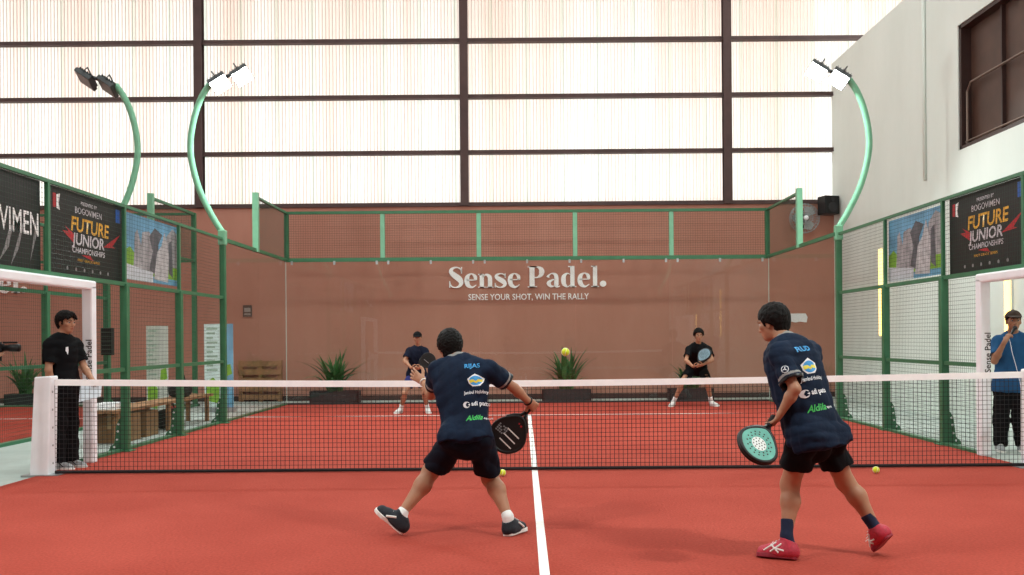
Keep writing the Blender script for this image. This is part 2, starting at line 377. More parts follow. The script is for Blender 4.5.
# ------------------------------------------------------------------ courts
LX = -6.93                # near side of the neighbouring court
def court(name, cx):
    b = MB(); b.box((cx-5, -10, -0.012), (cx+5, 10, 0.0)); o = tag(b.build(name, M['turf']), kind='structure')
    lm = mat('white court line', '#f1efec', 0.85, 0, 0.05, 12)
    b = MB(); b.box((cx-0.029, -6.95, 0.0), (cx+0.029, 6.95, 0.002)); b.build('line_marking', lm, o)
    for yy in (-6.95, 6.95):
        b = MB(); b.box((cx-5, yy-0.025, 0.0), (cx+5, yy+0.025, 0.002)); b.build('line_marking', lm, o)
court('floor_court', 0.0); court('floor_neighbouring_court', LX-5.0)
b = MB(); b.box((-5.09, 1.0, -0.012), (-5.0, 10.1, 0.03)); b.box((5.0, 1.0, -0.012), (5.09, 10.1, 0.03)); b.box((LX, 1.0, -0.012), (LX+0.09, 10.1, 0.03)); b.box((LX-10, 10.0, -0.012), (LX+0.09, 10.1, 0.03))
tag(b.build('trim_10', M['green']), kind='structure')
b = MB(); b.box((-4.99, 9.99, -0.012), (4.99, 10.1, 0.03)); tag(b.build('trim_11', M['planter']), kind='structure')

def wires(b, O, ex, ez, L, H, pitch, r):
    O, ex, ez = map(Vector, (O, ex, ez)); nn = ex.cross(ez)
    for i in range(int(L/pitch)+1):
        c = O+ex*(i*pitch); b.add([c-ex*r, c+nn*r, c+ex*r, c-ex*r+ez*H, c+nn*r+ez*H, c+ex*r+ez*H], [(0,1,4,3),(1,2,5,4),(2,0,3,5)])
    for j in range(int(H/pitch)+1):
        c = O+ez*(j*pitch); b.add([c-ez*r, c+nn*r, c+ez*r, c-ez*r+ex*L, c+nn*r+ex*L, c+ez*r+ex*L], [(0,1,4,3),(1,2,5,4),(2,0,3,5)])
PY = (0.12, 1.99, 3.83, 5.80)
def bracket(b, x, y, out):
    """gusset plate with holes that stays the post outside the court"""
    poly = [(0, 0.0), (0.17, 0.0), (0.15, 0.05), (0.10, 0.09), (0.085, 0.2), (0.07, 0.33), (0.03, 0.4), (0, 0.4)]
    b.prism(poly, (x, y-0.006, 0), (out, 0, 0), (0, 0, 1), (0, 1, 0), 0.012)
    for q, z in ((0.10, 0.05), (0.065, 0.14), (0.055, 0.24), (0.045, 0.33)):
        b.prism(circle(q, z, 0.014, 10), (x, y-0.0075, 0), (out, 0, 0), (0, 0, 1), (0, 1, 0), 0.015, 1)
def side_fence(x, out, label, wide=0.05, portal=True):
    root = thing('mesh_fence', label, 'fence', (x, 3.4, 0))
    for i, y in enumerate(PY):
        b = MB(); z0 = 1.98 if (i == 0 and portal) else 0
        
        if i == 3: b.box((x-0.045, y-0.045, z0), (x+0.045, y+0.045, 3.03))
        else:
            if z0 == 0: b.box((x-0.045, y-0.045, 0), (x+0.045, y+0.045, 2.05))
            b.box((x-0.022, y-0.024, max(z0, 2.05)), (x+0.022, y+0.024, 3.02))
        pm = M['green']
        p = b.build('post', pm, root, bevel=0.006)
        if z0 == 0:
            b = MB(); bracket(b, x+out*0.04, y, out); b.build('base_bracket', [M['green'], M['white_tape']], p)
            b = MB(); b.box((x-0.09, y-0.09, -0.011), (x+0.09, y+0.09, 0.012)); b.build('base_plate', M['green'], p)
    for z, y0, rh in ((1.0, 1.0, 0.024), (2.045, -1.0, 0.024), (3.0, -2.2, 0.019)):
        b = MB(); b.box((x-0.02, y0, z-rh), (x+0.02, 5.80, z+rh)); b.build('rail', M['green'], root)
    b = MB(); wires(b, (x+out*0.022, 1.0, 0.05), (0, 1, 0), (0, 0, 1), 4.8, 1.95, 0.05, 0.0018); b.build('wire_mesh', M['dkgreen'], root)
    b = MB(); wires(b, (x+out*0.022, -2.2, 2.02), (0, 1, 0), (0, 0, 1), 8.0, 0.98, 0.05, 0.0018); b.build('wire_mesh', M['dkgreen'], root)
side_fence(-4.985, -1, 'green wire mesh fence on the left side of the court carrying banners')
side_fence(5.05, 1, 'green wire mesh fence on the right side of the court against the white wall')
side_fence(LX+0.05, 1, 'green wire mesh fence of the neighbouring court beyond the umpire at far left', portal=False)

# end wall and corners: glass below, mesh above
def glass(lo, hi, label, group):
    b = MB(); b.box(lo, hi); o = b.build('glass_panel', M['glass'])
    own_origin(o); tag(o, label, 'glass panel', group); return o
order = ('leftmost of the five', 'second from left of the five', 'middle one of the five', 'second from right of the five', 'rightmost of the five')
for i in range(5):
    x0 = -5+2*i
    o = glass((x0+0.006, 10.0, 0.03), (x0+1.994, 10.012, 2.97), 'clear tall glass panel of the back wall, %s' % order[i], 'back wall glass panels')
    for dx in (0.12, 1.0, 1.88):
        b = MB(); b.box((x0+dx-0.02, 9.985, 2.90), (x0+dx+0.02, 10.02, 2.975)); b.build('clamp', M['metal'], o)
for sx, nm in ((-1, 'left'), (1, 'right')):
    for y0, wh in ((5.86, 'next to the mint lamp post'), (7.93, 'meeting the back corner')):
        o = glass((sx*5.0-0.006, y0, 0.03), (sx*5.0+0.006, y0+2.05, 2.97), 'clear side glass panel on the %s, %s' % (nm, wh), 'side glass panels')
        for ye in ((y0+2.04,) if y0 > 7 else ()):
            b = MB(); b.box((sx*5.0-0.0065, ye, 0.03), (sx*5.0+0.0065, ye+0.006, 2.97)); b.build('ground_edge', M['glass_edge'], o)
root = thing('mesh_fence', 'green framed wire mesh fence on top of the back glass wall', 'fence', (0, 10, 2.97))
for i in range(6):
    b = MB(); x = -5+2*i; b.box((x-0.045, 10.02, 2.97), (x+0.045, 10.10, 4.0)); b.build('post', M['green'] if i in (0, 5) else M['mint'], root)
for z, r in ((3.0, 0.04), (3.98, 0.03)):
    b = MB(); b.box((-5.04, 10.01, z-r), (5.04, 10.06, z+r)); b.build('rail', M['green'], root)
    for sx in (-1, 1):
        b = MB(); b.box((sx*5-0.03, 7.8, z-r*0.7), (sx*5+0.03, 10.02, z+r*0.7)); b.build('rail', M['green'], root)
for sx in (-1, 1):
    b = MB(); b.box((sx*5-0.05, 7.74, 2.97), (sx*5+0.05, 7.84, 4.06)); b.build('post', M['mint'], root)
    b = MB(); b.box((sx*5-0.025, 5.8, 2.97), (sx*5+0.025, 7.8, 3.03)); b.build('rail', M['green'], root)
    b = MB(); wires(b, (sx*5, 7.82, 3.0), (0, 1, 0), (0, 0, 1), 2.2, 0.98, 0.025, 0.0016); b.build('wire_mesh', M['dkgreen'], root)
b = MB(); wires(b, (-5, 10.04, 3.0), (1, 0, 0), (0, 0, 1), 10.0, 0.98, 0.05, 0.0018); b.build('wire_mesh', M['dkgreen'], root)
# return of the neighbouring court
root = thing('mesh_fence', 'mint and green mesh fence corner of the neighbouring court above the blue left poster', 'fence', (LX, 9, 2.97))
b = MB(); b.box((LX-0.05, 7.74, 2.95), (LX+0.05, 7.84, 4.06)); b.build('post', M['mint'], root)
b = MB(); b.box((LX-0.045, 10.02, 0), (LX+0.045, 10.1, 4.0)); b.build('post', M['green'], root)
for z in (3.0, 3.98):
    b = MB(); b.box((LX-0.025, 7.8, z-0.025), (LX+0.025, 10.04, z+0.025)); b.build('rail', M['green'], root)
    b = MB(); b.box((LX-10, 10.03, z-0.025), (LX, 10.07, z+0.025)); b.build('rail', M['green'], root)
b = MB(); wires(b, (LX, 7.82, 3.0), (0, 1, 0), (0, 0, 1), 2.2, 0.98, 0.025, 0.0016); b.build('wire_mesh', M['dkgreen'], root)
b = MB(); wires(b, (LX-10, 10.05, 3.0), (1, 0, 0), (0, 0, 1), 10, 0.98, 0.05, 0.0018); b.build('wire_mesh', M['dkgreen'], root)

# lamp masts
lamp_on = mat('lit flood lamp', '#f6fffb', 0.3, 0, 0, 5, emit=60.0)
lamp_off = mat('unlit flood lamp lens', '#6f7573', 0.3, 0, 0, 5)
lamp_body = mat('grey lamp housing', '#4b4f50', 0.5, 0.3)
def mast(x, y, side, lit, label):
    """side = -1: the pole bows towards -x and its lamps look towards +x"""
    root = thing('lamp_mast', label, 'lamp', (x, y, 0), 'lamp masts of the courts')
    b = MB(); b.box((x-0.06, y-0.06, 2.9), (x+0.06, y+0.06, 3.14)); b.build('socket', M['mint'], root, bevel=0.01)
    ctl = [(0, 3.1), (0.17, 3.38), (0.37, 3.80), (0.49, 4.25), (0.51, 4.6), (0.44, 5.0), (0.32, 5.32), (0.16, 5.56)]
    ctl = [tuple(np.array(ctl[max(i-1,0)])*(-0.5*t+t*t-0.5*t**3)+np.array(ctl[i])*(1-2.5*t*t+1.5*t**3)+np.array(ctl[i+1])*(0.5*t+2*t*t-1.5*t**3)+np.array(ctl[min(i+2,7)])*(-0.5*t*t+0.5*t**3)) for i in range(7) for t in (0, .25, .5, .75)] + [ctl[-1]]
    pts = [(x+side*float(q), y, float(z)) for q, z in ctl]
    b = MB(); b.tube([Vector(p) for p in pts], 0.052, 10); b.build('pole', M['mint'], root, True)
    s = -side; a = Vector((x+side*0.16, y, 5.56)); tip = a+Vector((s*0.58, 0, 0.20)); ax = (tip-a).normalized()
    b = MB(); b.tube([a, tip], 0.03, 8); b.build('arm', lamp_body, root, True)
    aim = Vector((s*0.55, -0.35 if y > 0 else 0.35, -0.75)).normalized()
    side_v = aim.cross(ax).normalized(); up_v = side_v.cross(aim).normalized()
    for t in (0.06, 0.44):
        c = a+ax*(t+0.08)-Vector((0, 0, 0.07))
        b = MB(); b.obox(c, side_v*0.17, up_v*0.15, aim*0.035)
        for k in range(6): b.obox(c-aim*0.05+up_v*(-0.12+0.048*k), side_v*0.15, up_v*0.006, aim*0.03)
        h = b.build('lamp_head', lamp_body, root)
        b = MB(); b.obox(c+aim*0.037, side_v*0.155, up_v*0.135, aim*0.003); b.build('lens', lamp_on if lit else lamp_off, h)
        b = MB(); b.tube([c+side_v*0.19-aim*0.02, c+side_v*0.19-aim*0.12, c-side_v*0.19-aim*0.12, c-side_v*0.19-aim*0.02], 0.012, 6); b.build('yoke', lamp_body, h)
        if lit:
            ld = bpy.data.lights.new('flood_light', 'AREA'); ld.shape = 'RECTANGLE'; ld.size = 0.3; ld.size_y = 0.26; ld.energy = FLOOD_W; ld.color = (0.90, 1.0, 0.96)
            lo = bpy.data.objects.new('flood_light', ld); COL.objects.link(lo); lo.parent = root
            lo.location = c+aim*0.05-root.location; lo.rotation_euler = aim.to_track_quat('-Z', 'Y').to_euler()
mast(-4.985, 5.80, -1, True, 'lit mint lamp mast rising from the left fence, bowed to the left')
mast(5.05, 5.80, 1, True, 'lit mint lamp mast rising from the right fence in front of the white wall')
mast(LX, 5.95, 1, False, 'unlit lamp mast of the neighbouring court, seen above the left banners')
mast(-5.05, -5.8, -1, True, 'lit lamp mast on the left behind the photographer')
mast(5.05, -5.8, 1, True, 'lit lamp mast on the right behind the photographer')

# padded white doorway frames beside the net
def doorway(x, out, label):
    root = thing('doorway_frame', label, 'doorway frame', (x, 0.95, 0))
    b = MB(); b.box((x-0.06, 0.88, -0.011), (x+0.06, 1.00, 1.97)); p = b.build('padded_post', M['white_pad'], root, bevel=0.02)
    me_p = MB(); me_p.box((x-0.06, -1.55, 1.92), (x+0.06, 1.00, 2.02)); me_p.build('padded_beam', M['white_pad'], root, bevel=0.02)
    b = MB(); b.box((x-0.06, -1.55, -0.011), (x+0.06, -1.43, 1.92)); b.build('padded_post', M['white_pad'], root, bevel=0.02)
    flat_text('lettering', 'Sense Padel', 0.095, Vector((x+0.052, 0.878, 0.92)), (0, 0, 1), (-1, 0, 0), M['black'], p, 0.01, align='LEFT')
doorway(-4.94, -1, 'white padded doorway frame in the left fence beside the umpire')
doorway(5.02, 1, 'white padded doorway frame in the right fence beside the announcer')

# net
def netz(x): return 0.865+0.05*(abs(x)/5)**1.6
root = thing('padel_net', 'black court net with white top tape stretched between the padded posts', 'net', (0, 0, 0))
b = MB(); NX0, NX1 = -4.865, 4.975; pitch = 0.044; r = 0.0024
nxn = int((NX1-NX0)/pitch)
for i in range(nxn+1):
    x = NX0+i*pitch; b.add([(x-r, 0, 0.03), (x, -r, 0.03), (x+r, 0, 0.03), (x-r, 0, netz(x)), (x, -r, netz(x)), (x+r, 0, netz(x))], [(0,1,4,3),(1,2,5,4),(2,0,3,5)])
xs = [NX0+(NX1-NX0)*i/24 for i in range(25)]
for j in range(20):
    b.tube([(x, 0, 0.03+(netz(x)-0.03)*j/19.0) for x in xs], r, 3, cap=False)
b.build('netting', M['black_cord'], root)
b = MB()
for i in range(24):
    x0, x1 = xs[i], xs[i+1]
    for sgn_y in (-0.006, 0.006):
        b.add([(x0, sgn_y, netz(x0)-0.012), (x1, sgn_y, netz(x1)-0.012), (x1, sgn_y, netz(x1)+0.052), (x0, sgn_y, netz(x0)+0.052)], [(0,1,2,3)])
    b.add([(x0, -0.006, netz(x0)+0.052), (x1, -0.006, netz(x1)+0.052), (x1, 0.006, netz(x1)+0.052), (x0, 0.006, netz(x0)+0.052)], [(0,1,2,3)])
b.build('top_tape', M['white_tape'], root)
b = MB(); b.tube([(x, 0, 0.022) for x in xs], 0.018, 6); b.build('bottom_hem', M['black_cord'], root)
for x, lab, lean in ((-4.95, 'white padded net post at the left end of the net before the umpire', -0.05), (5.06, 'white padded net post at the right edge beside the announcer', 0.0)):
    root = thing('net_post', lab, 'net post', (x, 0, 0))
    b = MB(); zt = 0.99
    vs = [(x-0.085+lean, -0.09, -0.011), (x+0.085+lean*0.6, -0.09, -0.011), (x+0.085+lean*0.6, 0.09, -0.011), (x-0.085+lean, 0.09, -0.011), (x-0.085, -0.08, zt), (x+0.085, -0.08, zt+0.01), (x+0.085, 0.08, zt+0.01), (x-0.085, 0.08, zt)]
    b.add(vs, [(0,3,2,1),(4,5,6,7),(0,1,5,4),(1,2,6,5),(2,3,7,6),(3,0,4,7)]); pc = b.build('padded_cover', M['white_pad'], root, bevel=0.015)
    b = MB(); b.box((x-0.2, -0.13, -0.011), (x+0.17, 0.13, 0.008)); b.build('base_plate', M['metal'], root)
    b = MB()
    for k in range(5): b.prism(circle(0, 0.12+0.18*k, 0.012, 8), (x+0.086 if x < 0 else x-0.086, -0.05, 0), (0, 1, 0), (0, 0, 1), (1 if x < 0 else -1, 0, 0), 0.004)
    b.build('eyelet', M['metal'], pc)

# ------------------------------------------------------------------ banners on the fences
gold = mat('orange yellow print', '#e8b13c', 0.5, 0, 0.25, 9); silver = mat('silver print', '#d8d6dc', 0.5, 0, 0.15, 9)
red = mat('red print', '#b8202c', 0.5, 0, 0.2, 9); blue_p = mat('blue print', '#2b5fb4', 0.5); grey_p = mat('grey print', '#8d8b8c', 0.5, 0, 0.1, 9)
sky_p = mat('sky blue print', '#6fa9cc', 0.5, 0, 0.3, 2.5); green_p = mat('green print', '#7fb23a', 0.5, 0, 0.2, 4); stone_p = mat('stone grey print', '#a5a4a8', 0.5, 0, 0.35, 7); stone_d = mat('dark stone print', '#5f6068', 0.5, 0, 0.3, 7)
def sheet(name, label, cat, O, ex, W, H, m, group=None):
    ex = Vector(ex); ez = ex.cross(Vector((0, 0, 1))); b = MB()
    b.prism([(0, 0), (W, 0), (W, H), (0, H)], Vector(O)-ez*0.004, ex, (0, 0, 1), ez, 0.004); root = thing(name, label, cat, O, group)
    b.build('vinyl_sheet', m, root); return root
def shape(name, polys, O, ex, m, parent, off=0.001):
    ex = Vector(ex); ez = ex.cross(Vector((0, 0, 1))); b = MB()
    for pl in polys: b.prism(pl, Vector(O)+ez*off, ex, (0, 0, 1), ez, 0.0008)
    return b.build(name, m, parent)
def champ_banner(O, ex, W, H, label):
    r = sheet('banner', label, 'banner', O, ex, W, H, M['banner_black'], 'tournament banners'); O = Vector(O); ex = Vector(ex); ez = ex.cross(Vector((0, 0, 1)))
    def T(s, x, y, sz, m, **k): flat_text('lettering', s, sz, O+ex*(x*W)+Vector((0, 0, y*H))+ez*0.003, ex, (0, 0, 1), m, r, **k)
    T('PRESENTED BY', 0.5, 0.87, 0.055, silver, bold=0.01, width=W*0.22); T('BOGOVIMEN', 0.5, 0.76, 0.10, silver, bold=0.005, width=W*0.36)
    T('FUTURE', 0.52, 0.545, 0.22, gold, bold=0.02, width=W*0.52, shear=0.1); T('JUNIOR', 0.5, 0.385, 0.18, silver, bold=0.02, width=W*0.44, shear=0.1)
    T('CHAMPIONSHIPS', 0.5, 0.29, 0.085, silver, bold=0.01, width=W*0.44, shear=0.1)
    T('FIRST GRADE SERIES', 0.5, 0.19, 0.04, gold, width=W*0.3)
    for pl in ([(W*.70, H*.42), (W*.96, H*.63), (W*.84, H*.46), (W*.88, H*.44)], [(W*.30, H*.40), (W*.16, H*.52), (W*.24, H*.52), (W*.19, H*.58), (W*.31, H*.50)], [(W*.40, H*.27), (W*.56, H*.22), (W*.52, H*.28)]): shape('red_swoosh', [pl], O, ex, red, r)
    shape('corner_logo', [[(W*.05, H*.76), (W*.085, H*.76), (W*.085, H*.92), (W*.05, H*.92)]], O, ex, red, r)
    shape('corner_logo', [[(W*.09, H*.76), (W*.13, H*.74), (W*.12, H*.82), (W*.135, H*.93), (W*.09, H*.91)]], O, ex, M['white'], r)
    shape('corner_logo', [[(W*.89, H*.78), (W*.96, H*.78), (W*.96, H*.95), (W*.89, H*.95)]], O, ex, blue_p, r)
    shape('sponsor_marks', [circle(W*(.22+.11*i), H*.09, 0.022, 10) for i in range(6)], O, ex, grey_p, r)
    return r
ZB, HB = 2.06, 0.93
XB = 5.075
champ_banner((-XB+0.04, 0.24, ZB), (0, 1, 0), 1.82, HB, 'black tournament banner with yellow and silver lettering on the left fence')
champ_banner((XB+0.03, 1.93, ZB), (0, -1, 0), 1.78, HB, 'black tournament banner with yellow and silver lettering on the right fence')
r0 = sheet('banner', 'black banner with distressed white lettering at the left edge', 'banner', (-XB+0.04, -1.85, ZB), (0, 1, 0), 1.92, HB, M['banner_black'])
flat_text('lettering', 'BOGOVIMEN', 0.33, Vector((-XB+0.044, 0.045, 2.42)), (0, 1, 0), (0, 0, 1), M['white'], r0, 0.008, align='RIGHT', width=1.45)
shape('brush_mark', [[(1.15, .05), (1.32, .2), (1.40, .42), (1.34, .40), (1.25, .2)], [(1.36, .03), (1.5, .2), (1.62, .5), (1.55, .42), (1.44, .2)], [(1.72, .1), (1.84, .36), (1.86, .6), (1.8, .4)]], (-XB+0.04, -1.85, ZB), (0, 1, 0), grey_p, r0)
def view_poster(O, ex, W, H, label, flip):
    r = sheet('poster', label, 'poster', O, ex, W, H, sky_p, 'blue posters on the fences')
    def fx(pl): return [(x*W, y*H) for x, y in pl]
    shape('printed_hill', [fx([(0, .1), (1, .1), (1, .45), (.85, .5), (.7, .4), (.2, .38), (.1, .5), (0, .42)])], O, ex, green_p, r, 0.001)
    for pl in ([(.15, .15), (.5, .15), (.48, .7), (.42, .8), (.30, .76), (.28, .55), (.22, .78), (.18, .72)], [(.72, .3), (.97, .3), (.98, .85), (.86, .95), (.74, .8)]): shape('printed_tower', [fx(pl)], O, ex, stone_p, r, 0.002)
    for pl in ([(.42, .2), (.6, .1), (.58, .62), (.66, .8), (.52, .88), (.42, .72), (.48, .5)], [(.78, .2), (.86, .12), (.84, .75), (.78, .7)]): shape('printed_shadow', [fx(pl)], O, ex, stone_d, r, 0.003)
    shape('printed_tower', [fx([(.50, .06), (.76, .04), (.78, .5), (.70, .86), (.64, .62), (.56, .5)])], O, ex, mat('light stone print', '#c3c3c6', 0.5, 0, 0.25, 9), r, 0.004)
    shape('printed_caption', [fx([(0, .0), (.48, .0), (.48, .16), (0, .24)])], O, ex, mat('pale caption print', '#cfd6de', 0.5, 0, 0.1, 9), r, 0.005)
    return r
view_poster((-XB+0.04, 2.09, 2.12), (0, 1, 0), 1.90, 0.84, 'blue picture poster on the left fence right of the black banner', False)
view_poster((XB+0.03, 3.84, 2.10), (0, -1, 0), 1.78, 0.86, 'blue picture poster on the right fence left of the black banner', True)

# ------------------------------------------------------------------ fittings on the walls
warm = mat('warm light strip', '#ffd27a', 0.4, 0, 0, 5, emit=3.0)
for d, lab in ((18.2, 'warm vertical strip light on the white wall behind the right mesh fence'), (13.45, 'warm vertical strip light on the white wall above the announcer'), (6.3, 'warm strip light on the white wall mirrored in the back glass, nearer one'), (1.7, 'warm strip light on the white wall mirrored in the back glass, farther one')):
    y = CAMY+d; root = thing('wall_light', lab, 'wall light', (XR, y, 1.3), 'warm strip lights on the white wall')
    b = MB(); b.box((XR-0.02, y-0.08, 1.3), (XR, y+0.08, 3.05)); b.build('back_plate', M['white_wall'], root)
    b = MB(); b.box((XR-0.06, y-0.055, 1.34), (XR-0.02, y+0.055, 3.0)); b.build('light_tube', warm, root, bevel=0.01)
fc = P(810, 218, 20.75); fc.x -= 0.10
root = thing('wall_fan', 'round grey wire guarded wall fan near the right end of the back wall', 'fan', (fc.x, WY, fc.z))
b = MB()
for rr, yy in ((0.31, 0), (0.32, 0.06), (0.24, -0.05), (0.14, -0.07), (0.32, 0.12)):
    b.tube([(fc.x+rr*math.cos(2*PI*i/32), fc.y+yy, fc.z+rr*math.sin(2*PI*i/32)) for i in range(33)], 0.006, 5, cap=False)
for i in range(28):
    a = 2*PI*i/28; ca, sa = math.cos(a), math.sin(a)
    b.tube([(fc.x+0.05*ca, fc.y-0.075, fc.z+0.05*sa), (fc.x+0.2*ca, fc.y-0.06, fc.z+0.2*sa), (fc.x+0.33*ca, fc.y+0.03, fc.z+0.33*sa), (fc.x+0.1*ca, fc.y+0.14, fc.z+0.1*sa)], 0.004, 4, cap=False)
b.build('guard', M['metal'], root)
b = MB()
for i in range(3):
    a0 = 2*PI*i/3+0.4; pl = []
    for k in range(7): a = a0+k*0.2; pl.append((fc.x+(0.29-0.02*abs(k-3))*math.cos(a), fc.y-0.02+0.012*k, fc.z+(0.29-0.02*abs(k-3))*math.sin(a)))
    pl.append((fc.x, fc.y+0.02, fc.z)); b.add(pl, [tuple(range(8))])
b.build('blade', mat('grey fan blade', '#9aa09f', 0.4), root)
b = MB(); b.sphere((fc.x, fc.y-0.06, fc.z), 0.055, sc=(1, .7, 1)); b.build('hub', M['white_pad'], root, True)
b = MB(); b.tube([(fc.x, fc.y+0.02, fc.z), (fc.x, WY-0.02, fc.z)], 0.09, 14); b.tube([(fc.x, WY-0.06, fc.z-0.2), (fc.x, WY-0.02, fc.z+0.2)], 0.03, 8); b.build('motor', M['black'], root, True)
sp = P(839.5, 205.5, 20.6); sp.x = 6.65
root = thing('loudspeaker', 'black loudspeaker box high in the corner between back wall and white wall', 'loudspeaker', (sp.x, WY, sp.z))
b = MB(); b.obox((sp.x-0.06, sp.y, sp.z), (0.17, 0.05, 0), (-0.04, 0.15, 0), (0, 0, 0.20)); b.build('cabinet', M['black'], root, bevel=0.015)
b = MB(); b.prism(circle(0, 0, 0.11, 20), (sp.x-0.015, sp.y-0.16, sp.z-0.05), (0.96, 0.28, 0), (0, 0, 1), (0.28, -0.96, 0), 0.004); b.prism(circle(0, 0, 0.045, 16), (sp.x-0.015, sp.y-0.16, sp.z+0.12), (0.96, 0.28, 0), (0, 0, 1), (0.28, -0.96, 0), 0.004); b.build('driver', mat('speaker cone', '#2c2d30', 0.7), root)
b = MB(); b.box((sp.x-0.10, sp.y+0.08, sp.z-0.04), (sp.x-0.02, WY, sp.z+0.04)); b.build('wall_bracket', M['black'], root)
q = P(247, 311, 20.95)
root = thing('notice_plate', 'small dark notice plate on the terracotta wall left of the glass corner', 'sign', (q.x, WY, q.z-0.12))
b = MB(); b.box((q.x-0.10, WY-0.02, q.z-0.13), (q.x+0.10, WY, q.z+0.13)); b.build('plate', mat('dark notice', '#3b3836', 0.5), root)
b = MB(); b.box((q.x-0.07, WY-0.022, q.z-0.02), (q.x+0.07, WY-0.02, q.z+0.07)); b.box((q.x-0.07, WY-0.022, q.z-0.09), (q.x+0.07, WY-0.02, q.z-0.05)); b.build('pictogram', mat('grey pictogram', '#8f8c88', 0.5), root)
q = P(796, 318, 20.95)
b = MB(); b.prism([(-0.24, -0.09), (-0.1, -0.075), (0.0, -0.10), (0.1, -0.08), (0.24, -0.10), (0.26, 0.02), (0.22, 0.1), (-0.22, 0.1), (-0.26, 0.0)], (q.x, WY, q.z), (1, 0, 0), (0, 0, 1), (0, -1, 0), 0.03)
tag(own_origin(b.build('wall_board', M['white_pad'])), 'small white board on the terracotta wall at the right end, behind the right player', 'board')

q = P(107.5, 341.5, 15.2); root = thing('control_box', 'black louvred control box on the neighbouring court fence, behind the white doorway post', 'control box', (q.x, q.y, q.z-0.22))
b = MB(); b.box((q.x-0.085, q.y-0.06, q.z-0.22), (q.x+0.085, q.y+0.06, q.z+0.22)); b.build('cabinet', M['black'], root, bevel=0.008)
b = MB()
for k in range(7): b.box((q.x-0.07, q.y-0.066, q.z-0.18+0.055*k), (q.x+0.07, q.y-0.06, q.z-0.165+0.055*k))
b.build('louvres', mat('dark louvre', '#2b2d2e', 0.6), root)
# plants in dark planter boxes between glass and wall
def leaf(b, base, az, lean, length, wd, ymax=0.55):
    d = Vector((math.cos(az), math.sin(az), 0)); sd = Vector((-math.sin(az), math.cos(az), 0)); n = 7; vs = []
    for i in range(n+1):
        t = i/n; bend = lean*(0.35+t*0.9); r_ = length*t
        o_ = d*(r_*math.sin(bend)); o_.y = ymax*math.tanh(o_.y/ymax); c = Vector(base)+o_+Vector((0, 0, r_*math.cos(bend))); ww = wd*math.sin(PI*min(1, 0.12+0.88*t)**0.8)*(1 if i < n else 0)
        vs += [c-sd*ww, c+d*0.006, c+sd*ww]
    b.add(vs, [f for i in range(n) for f in ((3*i, 3*i+1, 3*i+4, 3*i+3), (3*i+1, 3*i+2, 3*i+5, 3*i+4))])
def planter(px, wbox, hgt, spread, nl, label, y=None):
    y = y or 10.75; x = CAMX+(px-VX)*(y-CAMY)/F_PX; root = thing('planter', label, 'potted plant', (x, y, -0.012), 'planters along the back glass')
    b = MB(); wv = wbox/2
    for (x0, x1, y0, y1) in ((x-wv, x+wv, y-0.17, y-0.145), (x-wv, x+wv, y+0.145, y+0.17), (x-wv, x-wv+0.025, y-0.17, y+0.17), (x+wv-0.025, x+wv, y-0.17, y+0.17)): b.box((x0, y0, -0.012), (x1, y1, 0.24))
    b.build('box', M['planter'], root)
    b = MB(); b.box((x-wv+0.02, y-0.15, 0.0), (x+wv-0.02, y+0.15, 0.20)); b.build('soil', M['soil'], root)
    b = MB(); rg = random.Random(int(px))
    for i in range(nl):
        leaf(b, (x+rg.uniform(-spread, spread)*0.35, y+rg.uniform(-0.08, 0.08), 0.2), rg.uniform(0, 2*PI), rg.uniform(0.05, 1.0), hgt*rg.uniform(0.85, 1.4), rg.uniform(0.028, 0.055))
    b.build('foliage', M['leaf'], root, True)
planter(335, 1.05, 0.78, 0.4, 60, 'bushy green plant in a long dark planter behind the left part of the back glass')
planter(566, 1.05, 0.74, 0.35, 55, 'green plant in a dark planter behind the middle of the back glass under the ball')
planter(690, 0.95, 0.50, 0.4, 45, 'low green plant in a dark planter behind the crouching far right player')

